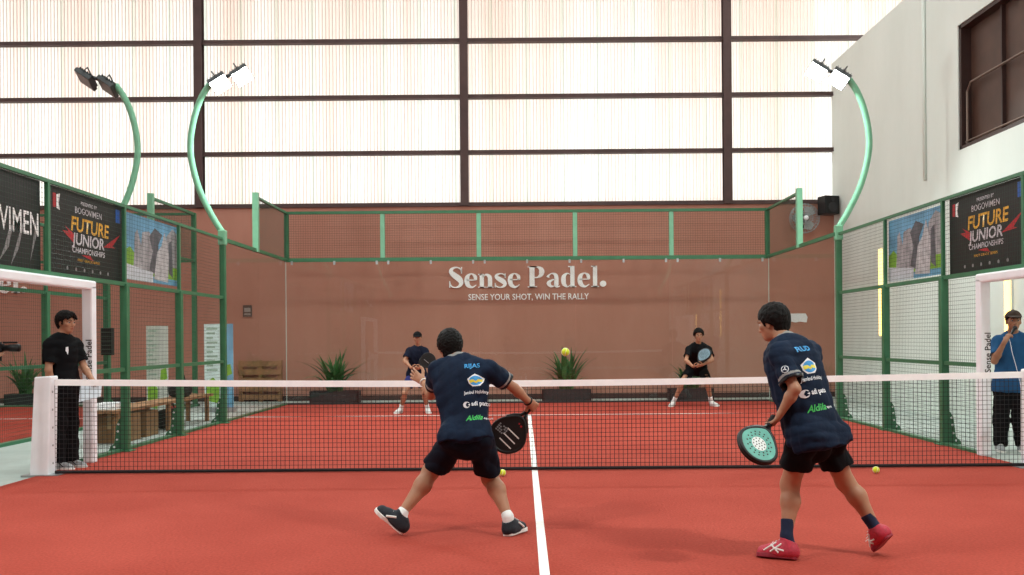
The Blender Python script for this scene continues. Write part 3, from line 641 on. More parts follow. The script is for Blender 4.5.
# things standing in the gap on the left
q0, q1 = P(238, 384, 20.8), P(281, 384, 20.8)
root = thing('pallet', 'wooden pallet leaning upright against the terracotta wall left of the glass corner', 'pallet', ((q0.x+q1.x)/2, WY-0.1, -0.012))
for k in range(5):
    b = MB(); z = 0.03+0.185*k; b.box((q0.x, WY-0.17, z), (q1.x, WY-0.148, z+0.115)); b.build('slat', M['wood'], root)
for k in range(3):
    b = MB(); xx = q0.x+(q1.x-q0.x-0.09)*k/2; b.box((xx, WY-0.148, -0.012), (xx+0.09, WY-0.05, 0.90)); b.build('bearer', M['wood'], root)
def rollup(px0, px1, top, d, label, c1, c2):
    a = P(px0, top, d); e = P(px1, top, d); root = thing('roll_up_banner', label, 'banner stand', ((a.x+e.x)/2, a.y, -0.012)); W = e.x-a.x; O = Vector((a.x, a.y, 0.07)); H = a.z-0.07
    b = MB(); b.box((a.x, a.y, 0.07), (e.x, a.y+0.006, a.z)); b.build('printed_sheet', c1, root)
    shape('printed_figure', [[(W*.58, 0), (W, 0), (W, H), (W*.58, H)]], O, (1, 0, 0), c2, root)
    shape('printed_text', [[(W*.08, H*(.93-.055*i)), (W*(.46-.08*(i % 3)), H*(.93-.055*i)), (W*(.46-.08*(i % 3)), H*(.955-.055*i)), (W*.08, H*(.955-.055*i))] for i in range(10)], O, (1, 0, 0), mat('grey green print', '#9db5a5', 0.6), root)
    shape('printed_patch', [[(W*.06, H*.08), (W*.5, H*.05), (W*.52, H*.28), (W*.3, H*.36), (W*.06, H*.3)], [(W*.62, H*.35), (W*.96, H*.4), (W*.9, H*.52), (W*.66, H*.5)]], O, (1, 0, 0), green_p, root, 0.002)
    b = MB(); b.box((a.x-0.02, a.y-0.08, -0.012), (e.x+0.02, a.y+0.1, 0.07)); b.build('base', M['metal'], root, bevel=0.01)
    b = MB(); b.tube([(a.x+W/2, a.y+0.02, 0.05), (a.x+W/2, a.y+0.02, a.z)], 0.01, 6); b.build('support_pole', M['metal'], root)
rollup(204, 233, 324, 18.0, 'light blue and white roll-up banner standing behind the left mint post', mat('pale printed sheet', '#cfe3e0', 0.5, 0, 0.12, 5), sky_p)
rollup(146, 168, 326, 16.6, 'pale grey green roll-up banner standing behind the left mesh fence', mat('grey green printed sheet', '#b7c3b8', 0.5, 0, 0.12, 5), mat('pale grey print', '#c3cbc3', 0.5, 0, 0.1, 5))
bx = -5.62
root = thing('bench', 'long wooden bench standing behind the left mesh fence', 'bench', (bx, 4.6, -0.012))
for k in range(3):
    b = MB(); b.box((bx-0.21+0.145*k, 2.7, 0.40), (bx-0.08+0.145*k, 6.6, 0.44)); b.build('seat_slat', M['wood'], root)
for y in (2.85, 4.65, 6.4):
    for s in (-0.16, 0.16):
        b = MB(); b.box((bx+s-0.03, y-0.03, -0.012), (bx+s+0.03, y+0.03, 0.40)); b.build('leg', M['wood'], root)
def carton(x, y, wx, wy, h, z, label):
    root = thing('cardboard_box', label, 'box', (x, y, z), 'cardboard boxes by the left fence')
    b = MB(); b.box((x-wx/2, y-wy/2, z), (x+wx/2, y+wy/2, z+h)); b.build('carton', M['card'], root, bevel=0.006)
    b = MB(); b.box((x-0.03, y-wy/2-0.001, z+h*0.5), (x+0.03, y+wy/2+0.001, z+h+0.001)); b.build('packing_tape', mat('packing tape', '#b49a70', 0.35), root)
carton(-5.62, 3.25, 0.40, 0.55, 0.38, -0.012, 'brown cardboard box under the near end of the left bench')
carton(-5.64, 3.98, 0.40, 0.46, 0.36, -0.012, 'brown cardboard box under the left bench, behind the first box')
def soft_bag(x, y, z, sx, sy, sz, label):
    root = thing('sports_bag', label, 'bag', (x, y, z)); b = MB(); n = 10
    bm_v = MB(); bm_v.sphere((x, y, z+sz/2), 1.0, 20, 14, sc=(sx/2, sy/2, sz/2)); vs = []
    for vx, vy, vz in bm_v.v:
        u = [(vx-x)/(sx/2), (vy-y)/(sy/2), (vz-z-sz/2)/(sz/2)]; u = [math.copysign(abs(t)**0.6, t) for t in u]; vs.append((x+u[0]*sx/2, y+u[1]*sy/2, z+sz/2+u[2]*sz/2))
    bm_v.v = vs; bm_v.build('body', mat('black bag fabric', '#1d1f22', 0.8, 0, 0.2, 20, 0.3, 30), root, True)
    b.tube([(x+sx*0.1, y-sy*0.25, z+sz*0.95), (x+sx*0.1, y-sy*0.15, z+sz*1.25), (x+sx*0.1, y+sy*0.15, z+sz*1.25), (x+sx*0.1, y+sy*0.25, z+sz*0.95)], 0.012, 6); b.build('handle', M['black'], root, True)
soft_bag(-5.62, 5.6, 0.44, 0.3, 0.5, 0.28, 'black sports bag lying on the far end of the left bench')
b = MB()
for k in range(3): b.obox((-5.62, 2.95+0.02*k, 0.455+0.03*k), (0.13, 0.01, 0), (-0.01, 0.16-0.01*k, 0), (0, 0, 0.0145))
tag(own_origin(b.build('folded_towel', M['white_tape'], bevel=0.006)), 'folded white towel on the near end of the left bench', 'towel')
soft_bag(-5.62, 5.1, -0.012, 0.32, 0.6, 0.3, 'black sports bag on the floor under the left bench')
# heap of planters beside the neighbouring court
planter(24, 0.7, 0.75, 0.3, 40, 'green plant in a dark planter at the back of the neighbouring court', 10.6)

# ------------------------------------------------------------------ balls
def ball(c, label):
    root = thing('padel_ball', label, 'ball', c, 'yellow balls'); r = 0.033
    b = MB(); b.sphere(c, r, 20, 14); b.build('felt_shell', M['yellow_ball'], root, True)
    b = MB(); pts = []
    for i in range(49):
        t = 2*PI*i/48; a = 0.44; x = a*math.cos(t)+(1-a)*0.55*math.cos(3*t); y = a*math.sin(t)-(1-a)*0.55*math.sin(3*t); z = 0.75*math.sin(2*t)
        v = Vector((x, y, z)).normalized()*(r+0.0002); pts.append(Vector(c)+v)
    b.tube(pts, 0.0016, 4, cap=False); b.build('seam', M['white_tape'], root)
pb = P(565.5, 352, 7.6); ball(pb, 'yellow ball in the air above the net')
p1 = P(502.5, 464, 9.2); ball((p1.x, p1.y, 0.034), 'yellow ball on the floor at the net by the black racket')
p1 = P(876, 466.5, 9.2); ball((p1.x, p1.y, 0.034), 'yellow ball on the floor at the net right of the red shoes')

# ------------------------------------------------------------------ figures: fields of blended round cones, meshed as one surface
def V3(v): return np.array(v, dtype=np.float32)
class Field:
    def __init__(s, lo, hi, h):
        s.lo = V3(lo); s.h = h; n = np.ceil((V3(hi)-s.lo)/h).astype(int)+1
        s.g = np.full(n, 1.0, np.float32); s.ax = [s.lo[i]+h*np.arange(n[i], dtype=np.float32) for i in range(3)]
    def sub(s, lo, hi):
        sl = []
        for i in range(3):
            a = int(max(0, math.floor((lo[i]-s.lo[i])/s.h))); b = int(min(s.g.shape[i], math.ceil((hi[i]-s.lo[i])/s.h)+1))
            if b <= a: return None, None
            sl.append(slice(a, b))
        X = np.stack(np.meshgrid(*[s.ax[i][sl[i]] for i in range(3)], indexing='ij'), -1)
        return tuple(sl), X
    def merge(s, sl, d, k, op):
        g = s.g[sl]
        if op == 's':
            s.g[sl] = np.maximum(g, -d); return
        h = np.clip(0.5+0.5*(g-d)/k, 0, 1); s.g[sl] = g*(1-h)+d*h-k*h*(1-h)
    def rc(s, a, b, ra, rb, k=0.02, flat=None, caps=(), op='u'):
        a, b = V3(a), V3(b); R = max(ra, rb)+k+3*s.h; sl, X = s.sub(np.minimum(a, b)-R, np.maximum(a, b)+R)
        if sl is None: return
        p = X-a; ba = b-a
        if flat is not None:
            n, f = V3(flat[0]), flat[1]; p = p+(p@n)[..., None]*n*(1/f-1); ba = ba+(ba@n)*n*(1/f-1)
        t = np.clip((p@ba)/max(1e-9, float(ba@ba)), 0, 1); d = np.sqrt(((p-t[..., None]*ba)**2).sum(-1))-(ra+(rb-ra)*t)
        for q, n in caps: d = np.maximum(d, (X-V3(q))@V3(n))
        s.merge(sl, d, k, op)
    def ell(s, c, A, r, k=0.02, op='u', caps=()):
        c = V3(c); R = max(r)+k+3*s.h; sl, X = s.sub(c-R, c+R)
        if sl is None: return
        q = (X-c)@np.stack([V3(v) for v in A], 1); r = V3(r)
        k0 = np.sqrt(((q/r)**2).sum(-1)); k1 = np.sqrt(((q/r**2)**2).sum(-1))+1e-9; d = k0*(k0-1)/k1
        for q_, n in caps: d = np.maximum(d, (X-V3(q_))@V3(n))
        s.merge(sl, d.astype(np.float32), k, op)
    def wrinkle(s, amp, freq, seed):
        rg = np.random.RandomState(seed); m = np.abs(s.g) < 0.04; idx = np.argwhere(m); X = s.lo+s.h*idx; t = np.zeros(len(X), np.float32)
        for i in range(7):
            n = rg.normal(size=3); n /= np.linalg.norm(n); fr = freq*rg.uniform(0.5, 1.8); w2 = rg.normal(size=3)*freq*0.25
            t += (1-2*np.abs(np.sin(X@n*fr+1.2*np.sin(X@w2)+rg.uniform(0, 6))))/7
        s.g[m] += amp*2*t
    def mesh(s, name, matfn=None):
        g = s.g; sg = g < 0; nx, ny, nz = g.shape; c = np.zeros((nx-1, ny-1, nz-1), np.int8); offs = [(i, j, k) for i in (0, 1) for j in (0, 1) for k in (0, 1)]
        for i, j, k in offs: c += sg[i:nx-1+i, j:ny-1+j, k:nz-1+k]
        act = (c > 0) & (c < 8); ids = np.argwhere(act); idx = np.full(act.shape, -1, np.int32); idx[act] = np.arange(len(ids))
        vals = {o: g[ids[:, 0]+o[0], ids[:, 1]+o[1], ids[:, 2]+o[2]] for o in offs}; acc = np.zeros((len(ids), 3)); cnt = np.zeros(len(ids))
        for o in offs:
            for ax in range(3):
                if o[ax]: continue
                o2 = list(o); o2[ax] = 1; o2 = tuple(o2); va, vb = vals[o], vals[o2]; mk = (va < 0) != (vb < 0)
                t = np.where(mk, va/(va-vb+1e-12), 0); pos = np.array(o, float)[None]+t[:, None]*(np.array(o2)-np.array(o))[None]; acc[mk] += pos[mk]; cnt[mk] += 1
        V = s.lo+s.h*(ids+acc/cnt[:, None]); F = []
        for ax in range(3):
            a, b = [x for x in range(3) if x != ax]; s1 = [slice(None)]*3; s2 = [slice(None)]*3; s1[ax] = slice(0, -1); s2[ax] = slice(1, None)
            df = np.argwhere(sg[tuple(s1)] != sg[tuple(s2)]); df = df[(df[:, a] > 0) & (df[:, b] > 0) & (df[:, a] < g.shape[a]-1) & (df[:, b] < g.shape[b]-1)]
            def cell(da, db):
                q = df.copy(); q[:, a] -= da; q[:, b] -= db; return idx[q[:, 0], q[:, 1], q[:, 2]]
            qd = np.stack([cell(1, 1), cell(0, 1), cell(0, 0), cell(1, 0)], 1); ins = sg[df[:, 0], df[:, 1], df[:, 2]]
            if ax == 1: ins = ~ins
            qd[~ins] = qd[~ins][:, ::-1]; F.append(qd)
        F = np.concatenate(F); F = F[(F >= 0).all(1)]
        me = bpy.data.meshes.new(name); me.vertices.add(len(V)); me.vertices.foreach_set('co', V.astype(np.float32).ravel())
        me.loops.add(4*len(F)); me.loops.foreach_set('vertex_index', F.astype(np.int32).ravel()); me.polygons.add(len(F))
        me.polygons.foreach_set('loop_start', np.arange(0, 4*len(F), 4, dtype=np.int32))
        if matfn is not None: me.polygons.foreach_set('material_index', matfn(V[F].mean(1)).astype(np.int32))
        me.update(calc_edges=True); me.validate(); return me
def nrm(v): v = Vector(v); return v.normalized()
def field_for(pts, pad, h):
    a = np.array([tuple(p) for p in pts]); return Field(a.min(0)-pad, a.max(0)+pad, h)

SKIN = mat('skin', '#aa7b60', 0.55, 0, 0.06, 14, 0.05, 120); LIP = mat('lips', '#a0604f', 0.5, 0, 0.05, 10)
HAIR = mat('black hair', '#0e0b0a', 0.6, 0, 0.35, 60, 0.4, 160, spec=0.15)
EYEW = mat('eye white', '#b9b0a8', 0.2, 0, 0.02, 5); IRIS = mat('dark iris', '#1e1410', 0.15, 0, 0.05, 5)

def hand(fd, Wr, d, n, thumb, s, curl, spread=0.0, grip=False):
    """Wr wrist, d along the palm, n palm normal, thumb = unit side the thumb is on"""
    d = nrm(d); n = nrm(n-d*n.dot(d)); lat = d.cross(n); sg = 1 if lat.dot(thumb) > 0 else -1; lat = lat*sg
    fd.rc(Wr-d*0.01, Wr+d*0.03*s, 0.026*s, 0.030*s, 0.015, (n, 0.7))
    for o in (-0.022, 0.0, 0.022): fd.rc(Wr+d*0.02*s+lat*o*0.7*s, Wr+d*0.082*s+lat*o*s, 0.017*s, 0.014*s, 0.012, (n, 0.85))
    for o, L, q in ((0.030, 0.066, 0.9), (0.010, 0.076, 1.0), (-0.010, 0.070, 1.06), (-0.029, 0.054, 1.15)):
        p = Wr+d*(0.086-abs(o)*0.15)*s+lat*o*s; a = curl*q*0.55; dr = nrm(d+lat*o*spread*12)
        for f, r in ((0.44, 0.0092), (0.31, 0.0084), (0.25, 0.0076)):
            dd = dr*math.cos(a)+n*math.sin(a); e = p+dd*L*f*s; fd.rc(p, e, r*s, (r-0.0006)*s, 0.004); p = e; a += curl*q*0.75
    p = Wr+d*0.026*s+lat*0.026*s+n*0.004
    for L, dr, r in ((0.04, lat*0.75+d*0.6+n*0.35, 0.0125), (0.03, lat*(0.1 if grip else 0.35)+d*0.75+n*(0.7 if grip else 0.3), 0.0105), (0.024, lat*(-0.3 if grip else 0.1)+d*0.75+n*(0.6 if grip else 0.2), 0.009)):
        e = p+nrm(dr)*L*s; fd.rc(p, e, r*s, (r-0.001)*s, 0.006); p = e
    return Wr+d*0.075*s+n*0.028*s            # where a held bar runs

def head_frame(c, f, u):
    f = nrm(f); u = nrm(Vector(u)-f*Vector(u).dot(f)); return Vector(c), f.cross(u), f, u
def person(name_label, base, J, opt):
    """one figure: J holds the joints in world coordinates"""
    s = opt.get('s', 1.0); h = opt.get('h', 0.006); seed = opt.get('seed', 1); J = {k: Vector(v) for k, v in J.items()}
    root = thing('person', name_label, 'person', base)
    N = J['N']; Pc = (J['hipL']+J['hipR'])/2; U = nrm(N-Pc); X = J['shR']-J['shL']; sw = X.length; X = nrm(X-U*X.dot(U)); D = U.cross(X)
    hc, hr, hf, hu = head_frame(J['head'], opt['look'], opt.get('hup', (0, 0, 1))); hs = opt.get('hs', 1.0)*s
    def H(x, y, z): return hc+hr*x*hs+hf*y*hs+hu*z*hs
    HA = (hr, hf, hu); LT = N-Pc
    # -------- body
    fd = field_for(list(J.values())+[H(0, 0, 0.13)], 0.24, h)
    fd.ell(Pc+LT*0.68, (X, D, U), (sw*0.47, 0.098*s, 0.19*s), 0.05)
    fd.rc(Pc+U*0.06, Pc+LT*0.5, 0.125*s, 0.122*s, 0.05, (D, 0.72)); fd.ell(Pc+U*0.02, (X, D, U), (0.148*s, 0.10*s, 0.11*s), 0.05)
    fd.rc(J['shL'], J['shR'], 0.046*s, 0.046*s, 0.05); nb = N+U*0.01
    for sd in 'LR': fd.rc(nb, J['sh'+sd]*0.8+N*0.2, 0.045*s, 0.045*s, 0.04)
    fd.rc(N-U*0.03, hc-hu*0.045*hs-hf*0.018*hs, 0.056*s, 0.050*s, 0.03)
    for sd in 'LR':
        sh, el, wr = J['sh'+sd], J['el'+sd], J['wr'+sd]; fd.rc(sh, el, 0.046*s, 0.036*s, 0.03)
        m1 = el+(wr-el)*0.3; fd.rc(el, m1, 0.036*s, 0.038*s, 0.02); fd.rc(m1, wr, 0.038*s, 0.0235*s, 0.02)
        hp, kn, an = J['hip'+sd], J['kn'+sd], J['an'+sd]; fd.rc(hp, kn, 0.080*s, 0.053*s*opt.get('leg', 1.0), 0.035); fd.ell(hp-D*0.04, (X, D, U), (0.072*s, 0.075*s, 0.08*s), 0.04)
        bk = nrm((kn-hp).normalized()-(an-kn).normalized()+D*-0.6); bk = nrm(bk-(an-kn)*(bk.dot(an-kn)/(an-kn).length_squared)); bk = bk if bk.dot(D) < 0 else -bk
        lg = s*opt.get('leg', 1.0); mc = kn+(an-kn)*0.33+bk*0.016*s; fd.rc(kn, mc, 0.049*lg, 0.052*lg, 0.03); fd.rc(mc, an, 0.052*lg, 0.031*s, 0.03)
        hl, to = J['heel'+sd], J['toe'+sd]; fdv = nrm(to-hl); fu = nrm((an-hl)-fdv*(an-hl).dot(fdv)); fd.rc(an, hl+fu*0.05*s+fdv*0.03*s, 0.034*s, 0.034*s, 0.02); fd.rc(hl+fu*0.05*s+fdv*0.04*s, to-fdv*0.05*s+fu*0.035*s, 0.033*s, 0.022*s, 0.02)
        J['fu'+sd] = fu
    fd.ell(H(0, -0.012, 0.028), HA, (0.075*hs, 0.096*hs, 0.090*hs), 0.02); fd.ell(H(0, 0.028, -0.04), HA, (0.058*hs, 0.066*hs, 0.076*hs), 0.03)
    fd.ell(H(0, 0.062, -0.092), HA, (0.03*hs, 0.026*hs, 0.022*hs), 0.025)
    for q in (-1, 1):
        fd.ell(H(q*0.046, 0.058, -0.018), HA, (0.026*hs, 0.024*hs, 0.022*hs), 0.015)
        fd.ell(H(q*0.032, 0.100, 0.004), HA, (0.017*hs, 0.013*hs, 0.011*hs), 0.005, 's')
        fd.rc(H(q*0.012, 0.092, 0.024), H(q*0.052, 0.078, 0.022), 0.010*hs, 0.008*hs, 0.012)
        fd.ell(H(q*0.075, -0.008, -0.012), (nrm(hr*q+hf*-0.5), nrm(hf+hr*q*0.5), hu), (0.010*hs, 0.020*hs, 0.031*hs), 0.006)
        fd.ell(H(q*0.084, 0.000, -0.010), HA, (0.008*hs, 0.008*hs, 0.014*hs), 0.004, 's')
        fd.rc(H(q*0.008, 0.101, -0.036), H(q*0.013, 0.096, -0.036), 0.009*hs, 0.008*hs, 0.006)
    fd.rc(H(0, 0.090, 0.012), H(0, 0.112, -0.030), 0.008*hs, 0.0125*hs, 0.010)
    fd.ell(H(0, 0.092, -0.058), HA, (0.024*hs, 0.010*hs, 0.0055*hs), 0.004); fd.ell(H(0, 0.090, -0.069), HA, (0.021*hs, 0.011*hs, 0.0065*hs), 0.004)
    grips = {}
    for sd in 'LR':
        hd = opt['hand'+sd]; grips[sd] = hand(fd, J['wr'+sd], Vector(hd[0]), Vector(hd[1]), Vector(hd[2]), s*opt.get('hands', 0.98), hd[3], hd[4] if len(hd) > 4 else 0.0, hd[5] if len(hd) > 5 else False)
    lc, fw = V3(H(0, 0.094, -0.064)), V3(hf)
    def skin_mat(c):
        q = c-lc; return (np.sqrt((q@V3(hr)/(0.022*hs))**2+(q@V3(hu)/(0.011*hs))**2) < 1) & (np.abs(q@fw) < 0.02)
    link('body', fd.mesh('body', skin_mat), [opt.get('skin', SKIN), LIP], root, True)
    for q in (-1, 1):
        e = H(q*0.032, 0.0805, 0.004); b = MB(); b.sphere(e, 0.0118*hs, 18, 12)
        for k, f in enumerate(b.f):
            cc = sum((Vector(b.v[i]) for i in f), Vector())/len(f)-e
            if cc.normalized().dot(hf) > 0.80: b.mi[k] = 1
        b.build('eye', [EYEW, IRIS], root, True)
        b = MB(); b.tube([H(q*0.014, 0.099, 0.026), H(q*0.032, 0.097, 0.032), H(q*0.052, 0.083, 0.027)], [0.0035*hs, 0.004*hs, 0.002*hs], 6); b.build('eyebrow', HAIR, root, True)
    # -------- hair
    hv = opt.get('hair', 0.018); fh = Field(V3(H(0, 0, 0))-0.19, V3(H(0, 0, 0))+0.19, min(h, 0.005))
    hl_n = nrm(hf*0.62-hu); hl_p = H(0, 0.0, opt.get('hairline', 0.006)); hb = opt.get('hairgrow', 1.0)
    fh.ell(H(0, -0.016, 0.030), HA, ((0.075+hv)*hs, (0.096+hv)*hs, (0.090+hv*1.1)*hs), 0.01, caps=[(hl_p, hl_n)])
    if not opt.get('cap'):
        nz = opt.get('nape', 0.072); fh.ell(H(0, -0.055, -0.02-(nz-0.072)*0.8), HA, (0.064*hs, 0.056*hs, 0.08*hs), 0.02, caps=[(H(0, 0, -nz), -hu)])
        for q in (-1, 1): fh.rc(H(q*0.074, 0.022, 0.03), H(q*0.076, 0.022, -0.015), 0.012*hs, 0.006*hs, 0.012)
        if opt.get('fringe'):
            for q in (-1, 1): fh.rc(H(q*0.008, 0.085, 0.095), H(q*0.062, 0.088, 0.048), 0.024*hs, 0.012*hs, 0.02)
    fh.wrinkle(0.0045*hs, 110, seed+3)
    link('hair', fh.mesh('hair'), HAIR, root, True)
    if opt.get('cap'):
        fc_ = Field(V3(H(0, 0, 0))-0.24, V3(H(0, 0, 0))+0.24, 0.006)
        fc_.ell(H(0, -0.014, 0.034), HA, (0.093*hs, 0.114*hs, 0.098*hs), 0.01, caps=[(H(0, 0, 0.045), nrm(hf*0.12-hu))])
        fc_.rc(H(0, 0.07, 0.052), H(0, 0.135, 0.042), 0.075*hs, 0.06*hs, 0.01, (hu, 0.14)); fc_.ell(H(0, -0.01, 0.134), HA, (0.01, 0.01, 0.006), 0.004)
        link('cap', fc_.mesh('cap'), opt['cap'], root, True)
    # -------- shirt
    C = opt['cloth']; slv = opt.get('sleeve', 0.62); hemc = Pc-U*opt.get('hem', 0.07); sh_r = opt.get('shirt_r', 1.0)
    pts = [N+U*0.05, hemc]; ends = {}
    for sd in 'LR': a = J['sh'+sd]; e = a+(J['el'+sd]-a)*slv; ends[sd] = (a, e, nrm(e-a)); pts += [a, e]
    ft = field_for(pts, 0.28, h)
    hemcap = [(hemc, -U)]
    ft.rc(Pc+LT*0.76, hemc-U*0.1, sw*0.50*sh_r, opt.get('hem_r', 0.178)*s, 0.04, (D, opt.get('flat', 0.68)), hemcap)
    ft.rc(Pc+LT*0.45-D*0.012, hemc-D*0.03-U*0.1, 0.13*s*sh_r, 0.15*s*sh_r, 0.05, (D, 0.8), hemcap)
    for sd in 'LR': ft.ell(J['hip'+sd]-D*0.05+U*0.01, (X, D, U), (0.112*s*opt.get('hipw', 1), 0.122*s, 0.13*s), 0.05, caps=hemcap)
    ft.ell(Pc+U*0.03, (X, D, U), (0.185*s*opt.get('hipw', 1), 0.138*s, 0.17*s), 0.05, caps=hemcap)
    ft.ell(Pc+LT*0.70, (X, D, U), (sw*0.50, 0.118*s, 0.2*s), 0.05); ft.rc(J['shL'], J['shR'], 0.060*s, 0.060*s, 0.05)
    for sd in 'LR':
        ft.rc(nb-U*0.015, J['sh'+sd]*0.8+N*0.2, 0.050*s, 0.058*s, 0.04); a, e, dv = ends[sd]; ft.rc(a, e+dv*0.08, 0.062*s, opt.get('sleeve_r', 0.074)*s, 0.035, None, [(e, dv)])
    ft.rc(N-U*0.02, N+U*0.024+D*0.004, 0.069*s, 0.062*s, 0.012, None, [(N+U*0.018-D*0.0, nrm(U+D*0.35))])
    ft.wrinkle(opt.get('fold', 0.007), 26, seed)
    ft.rc(hemc-U*0.12, hemc+U*0.035, (0.178*s-0.010), 0.165*s-0.010, 0.01, (D, 0.66), op='s') if not opt.get('tucked') else None
    for sd in 'LR': a, e, dv = ends[sd]; ft.rc(e+dv*0.09, e-dv*0.035, 0.065*s, 0.060*s, 0.01, op='s')
    band = opt.get('bands')
    def shirt_mat(c):
        mi = np.zeros(len(c), int)
        if band:
            for sd in 'LR':
                a, e, dv = ends[sd]; t = (c-V3(e))@V3(dv); rad = np.linalg.norm(c-V3(e)-t[:, None]*V3(dv), axis=1); near = rad < 0.10*s
                mi[near & (t > -0.036) & (t < -0.020)] = 1; mi[near & (t >= -0.013) & (t < 0.02)] = 2
            q = c-V3(N); t = q@V3(nrm(U+D*0.35)); rad = np.linalg.norm(q-(q@V3(U))[:, None]*V3(U), axis=1); mi[(t > -0.004) & (rad < 0.075*s)] = 1
        return mi
    so = link('shirt', ft.mesh('shirt', shirt_mat), [C['shirt'], opt.get('band_m', C['shirt']), M['black']], root, True)
    # -------- shorts or trousers
    long_ = opt.get('trousers', False); pts = [Pc+U*0.2]
    for sd in 'LR': pts += [J['hip'+sd], J['kn'+sd], J['an'+sd]] if long_ else [J['hip'+sd], J['kn'+sd]]
    fp = field_for(pts, 0.2, h); wst = Pc+U*0.13
    fp.ell(Pc+U*0.02, (X, D, U), (0.162*s, 0.118*s, 0.16*s), 0.04, caps=[(wst, U)])
    for sd in 'LR':
        hp, kn, an = J['hip'+sd], J['kn'+sd], J['an'+sd]; fp.ell(hp-D*0.045, (X, D, U), (0.088*s, 0.09*s, 0.095*s), 0.04)
        if long_:
            dv = nrm(an-kn); e = an+dv*0.015; fp.rc(hp, kn, 0.098*s, 0.080*s, 0.03); fp.rc(kn, e+dv*0.08, 0.080*s, 0.072*s, 0.03, None, [(e, dv)])
        else:
            e = hp+(kn-hp)*opt.get('short_len', 0.84); dv = nrm(nrm(kn-hp)+Vector((0, 0, -0.5))); fp.rc(hp, e+dv*0.06, 0.096*s, opt.get('short_r', 0.098)*s, 0.022, None, [(e, dv)])
        J['pe'+sd] = e; J['pd'+sd] = dv
    fp.wrinkle(0.007, 24, seed+9)
    for sd in 'LR': e, dv = J['pe'+sd], J['pd'+sd]; fp.rc(e+dv*0.07, e-dv*0.03, (0.062 if long_ else opt.get('short_r', 0.098)-0.010)*s, (0.058 if long_ else 0.082)*s, 0.01, op='s')
    link('trousers' if long_ else 'shorts', fp.mesh('trousers'), C['legs'], root, True)
    # -------- socks and shoes
    for sd in 'LR':
        an, kn, hl, to, fu = J['an'+sd], J['kn'+sd], J['heel'+sd], J['toe'+sd], J['fu'+sd]; fv = nrm(to-hl); lat = fv.cross(fu); fl = (to-hl).length
        if C.get('sock'):
            hh = opt.get('sock_h', 0.07); dv = nrm(kn-an); fk = field_for([an+dv*hh, hl], 0.09, 0.005); fk.rc(an, an+dv*(hh+0.06), 0.0385*s, 0.040*s+0.12*max(0, hh-0.03), 0.01, None, [(an+dv*hh, dv)]); fk.rc(an, hl+fu*0.05+fv*0.03, 0.0385*s, 0.0385*s, 0.02)
            link('sock', fk.mesh('sock'), C['sock'], root, True)
        fs_ = field_for([hl, to, an], 0.09, 0.005); cut = [(hl+fu*0.016, -fu)]; z_ = opt.get('shoe', 1.0)
        fs_.rc(hl+fv*0.038+fu*0.036*z_, hl+fv*0.09+fu*0.038*z_, 0.042*z_, 0.039*z_, 0.02, None, cut); fs_.rc(hl+fv*0.08+fu*0.036*z_, to-fv*0.045+fu*0.026*z_, 0.043*z_, 0.037*z_, 0.025, None, cut)
        fs_.rc(hl+fu*0.042*z_+fv*0.035, an, 0.0465*s*z_, 0.0455*s, 0.02, None, [(hl+fv*0.05+fu*0.098*z_, nrm(fu-fv*0.3)), (hl+fu*0.016, -fu)]); fs_.rc(hl+fv*0.07+fu*0.066*z_, to-fv*0.09+fu*0.044*z_, 0.037*z_, 0.031*z_, 0.02, None, cut)
        sho = link('shoe', fs_.mesh('shoe'), C['shoe'], root, True)
        b = MB(); zw = 0.5+0.62*z_; prof = [(0.0, 0.022), (0.012, 0.034), (0.06, 0.038), (0.45*fl, 0.034), (0.68*fl, 0.047), (0.85*fl, 0.044), (0.96*fl, 0.028), (fl, 0.010)]
        pl = [(x, y*s*zw) for x, y in prof]+[(x, -y*s*zw) for x, y in prof[::-1]]; b.prism(pl, hl, fv, lat, fu, 0.026); b.build('sole', C['sole'], sho, bevel=0.004)
        if C.get('stripe'):
            bv = BVHTree.FromPolygons([v.co+sho.matrix_local.translation+root.location for v in sho.data.vertices], [p.vertices[:] for p in sho.data.polygons]); b = MB()
            for sgn_l in (-1, 1):
                for k0, k1 in opt.get('marks', (((0.10, 0.070), (0.16, 0.034)),)):
                    p0 = hl+fv*k0[0]+fu*k0[1]*z_; p1 = hl+fv*k1[0]+fu*k1[1]*z_; q = []
                    for t in np.linspace(0, 1, 5):
                        hit = bv.ray_cast(p0.lerp(p1, float(t))+lat*sgn_l*0.12, -lat*sgn_l)
                        if hit[0] is not None: q.append(hit[0]+hit[1]*0.001)
                    if len(q) > 2: b.tube(q, opt.get('mark_r', 0.0045), 5)
            if b.v: b.build('stripe', C['stripe'], sho)
        b = MB()
        for k in range(4):
            c0 = hl+fv*(0.105+0.02*k)+fu*(0.096-0.009*k)*z_; b.tube([c0-lat*0.02, c0+fu*0.004, c0+lat*0.02], 0.0028, 5)
        b.build('laces', C.get('lace', C['sole']), sho)
    return root, so, dict(U=U, X=X, D=D, Pc=Pc, N=N, ends=ends, grips=grips, H=H)

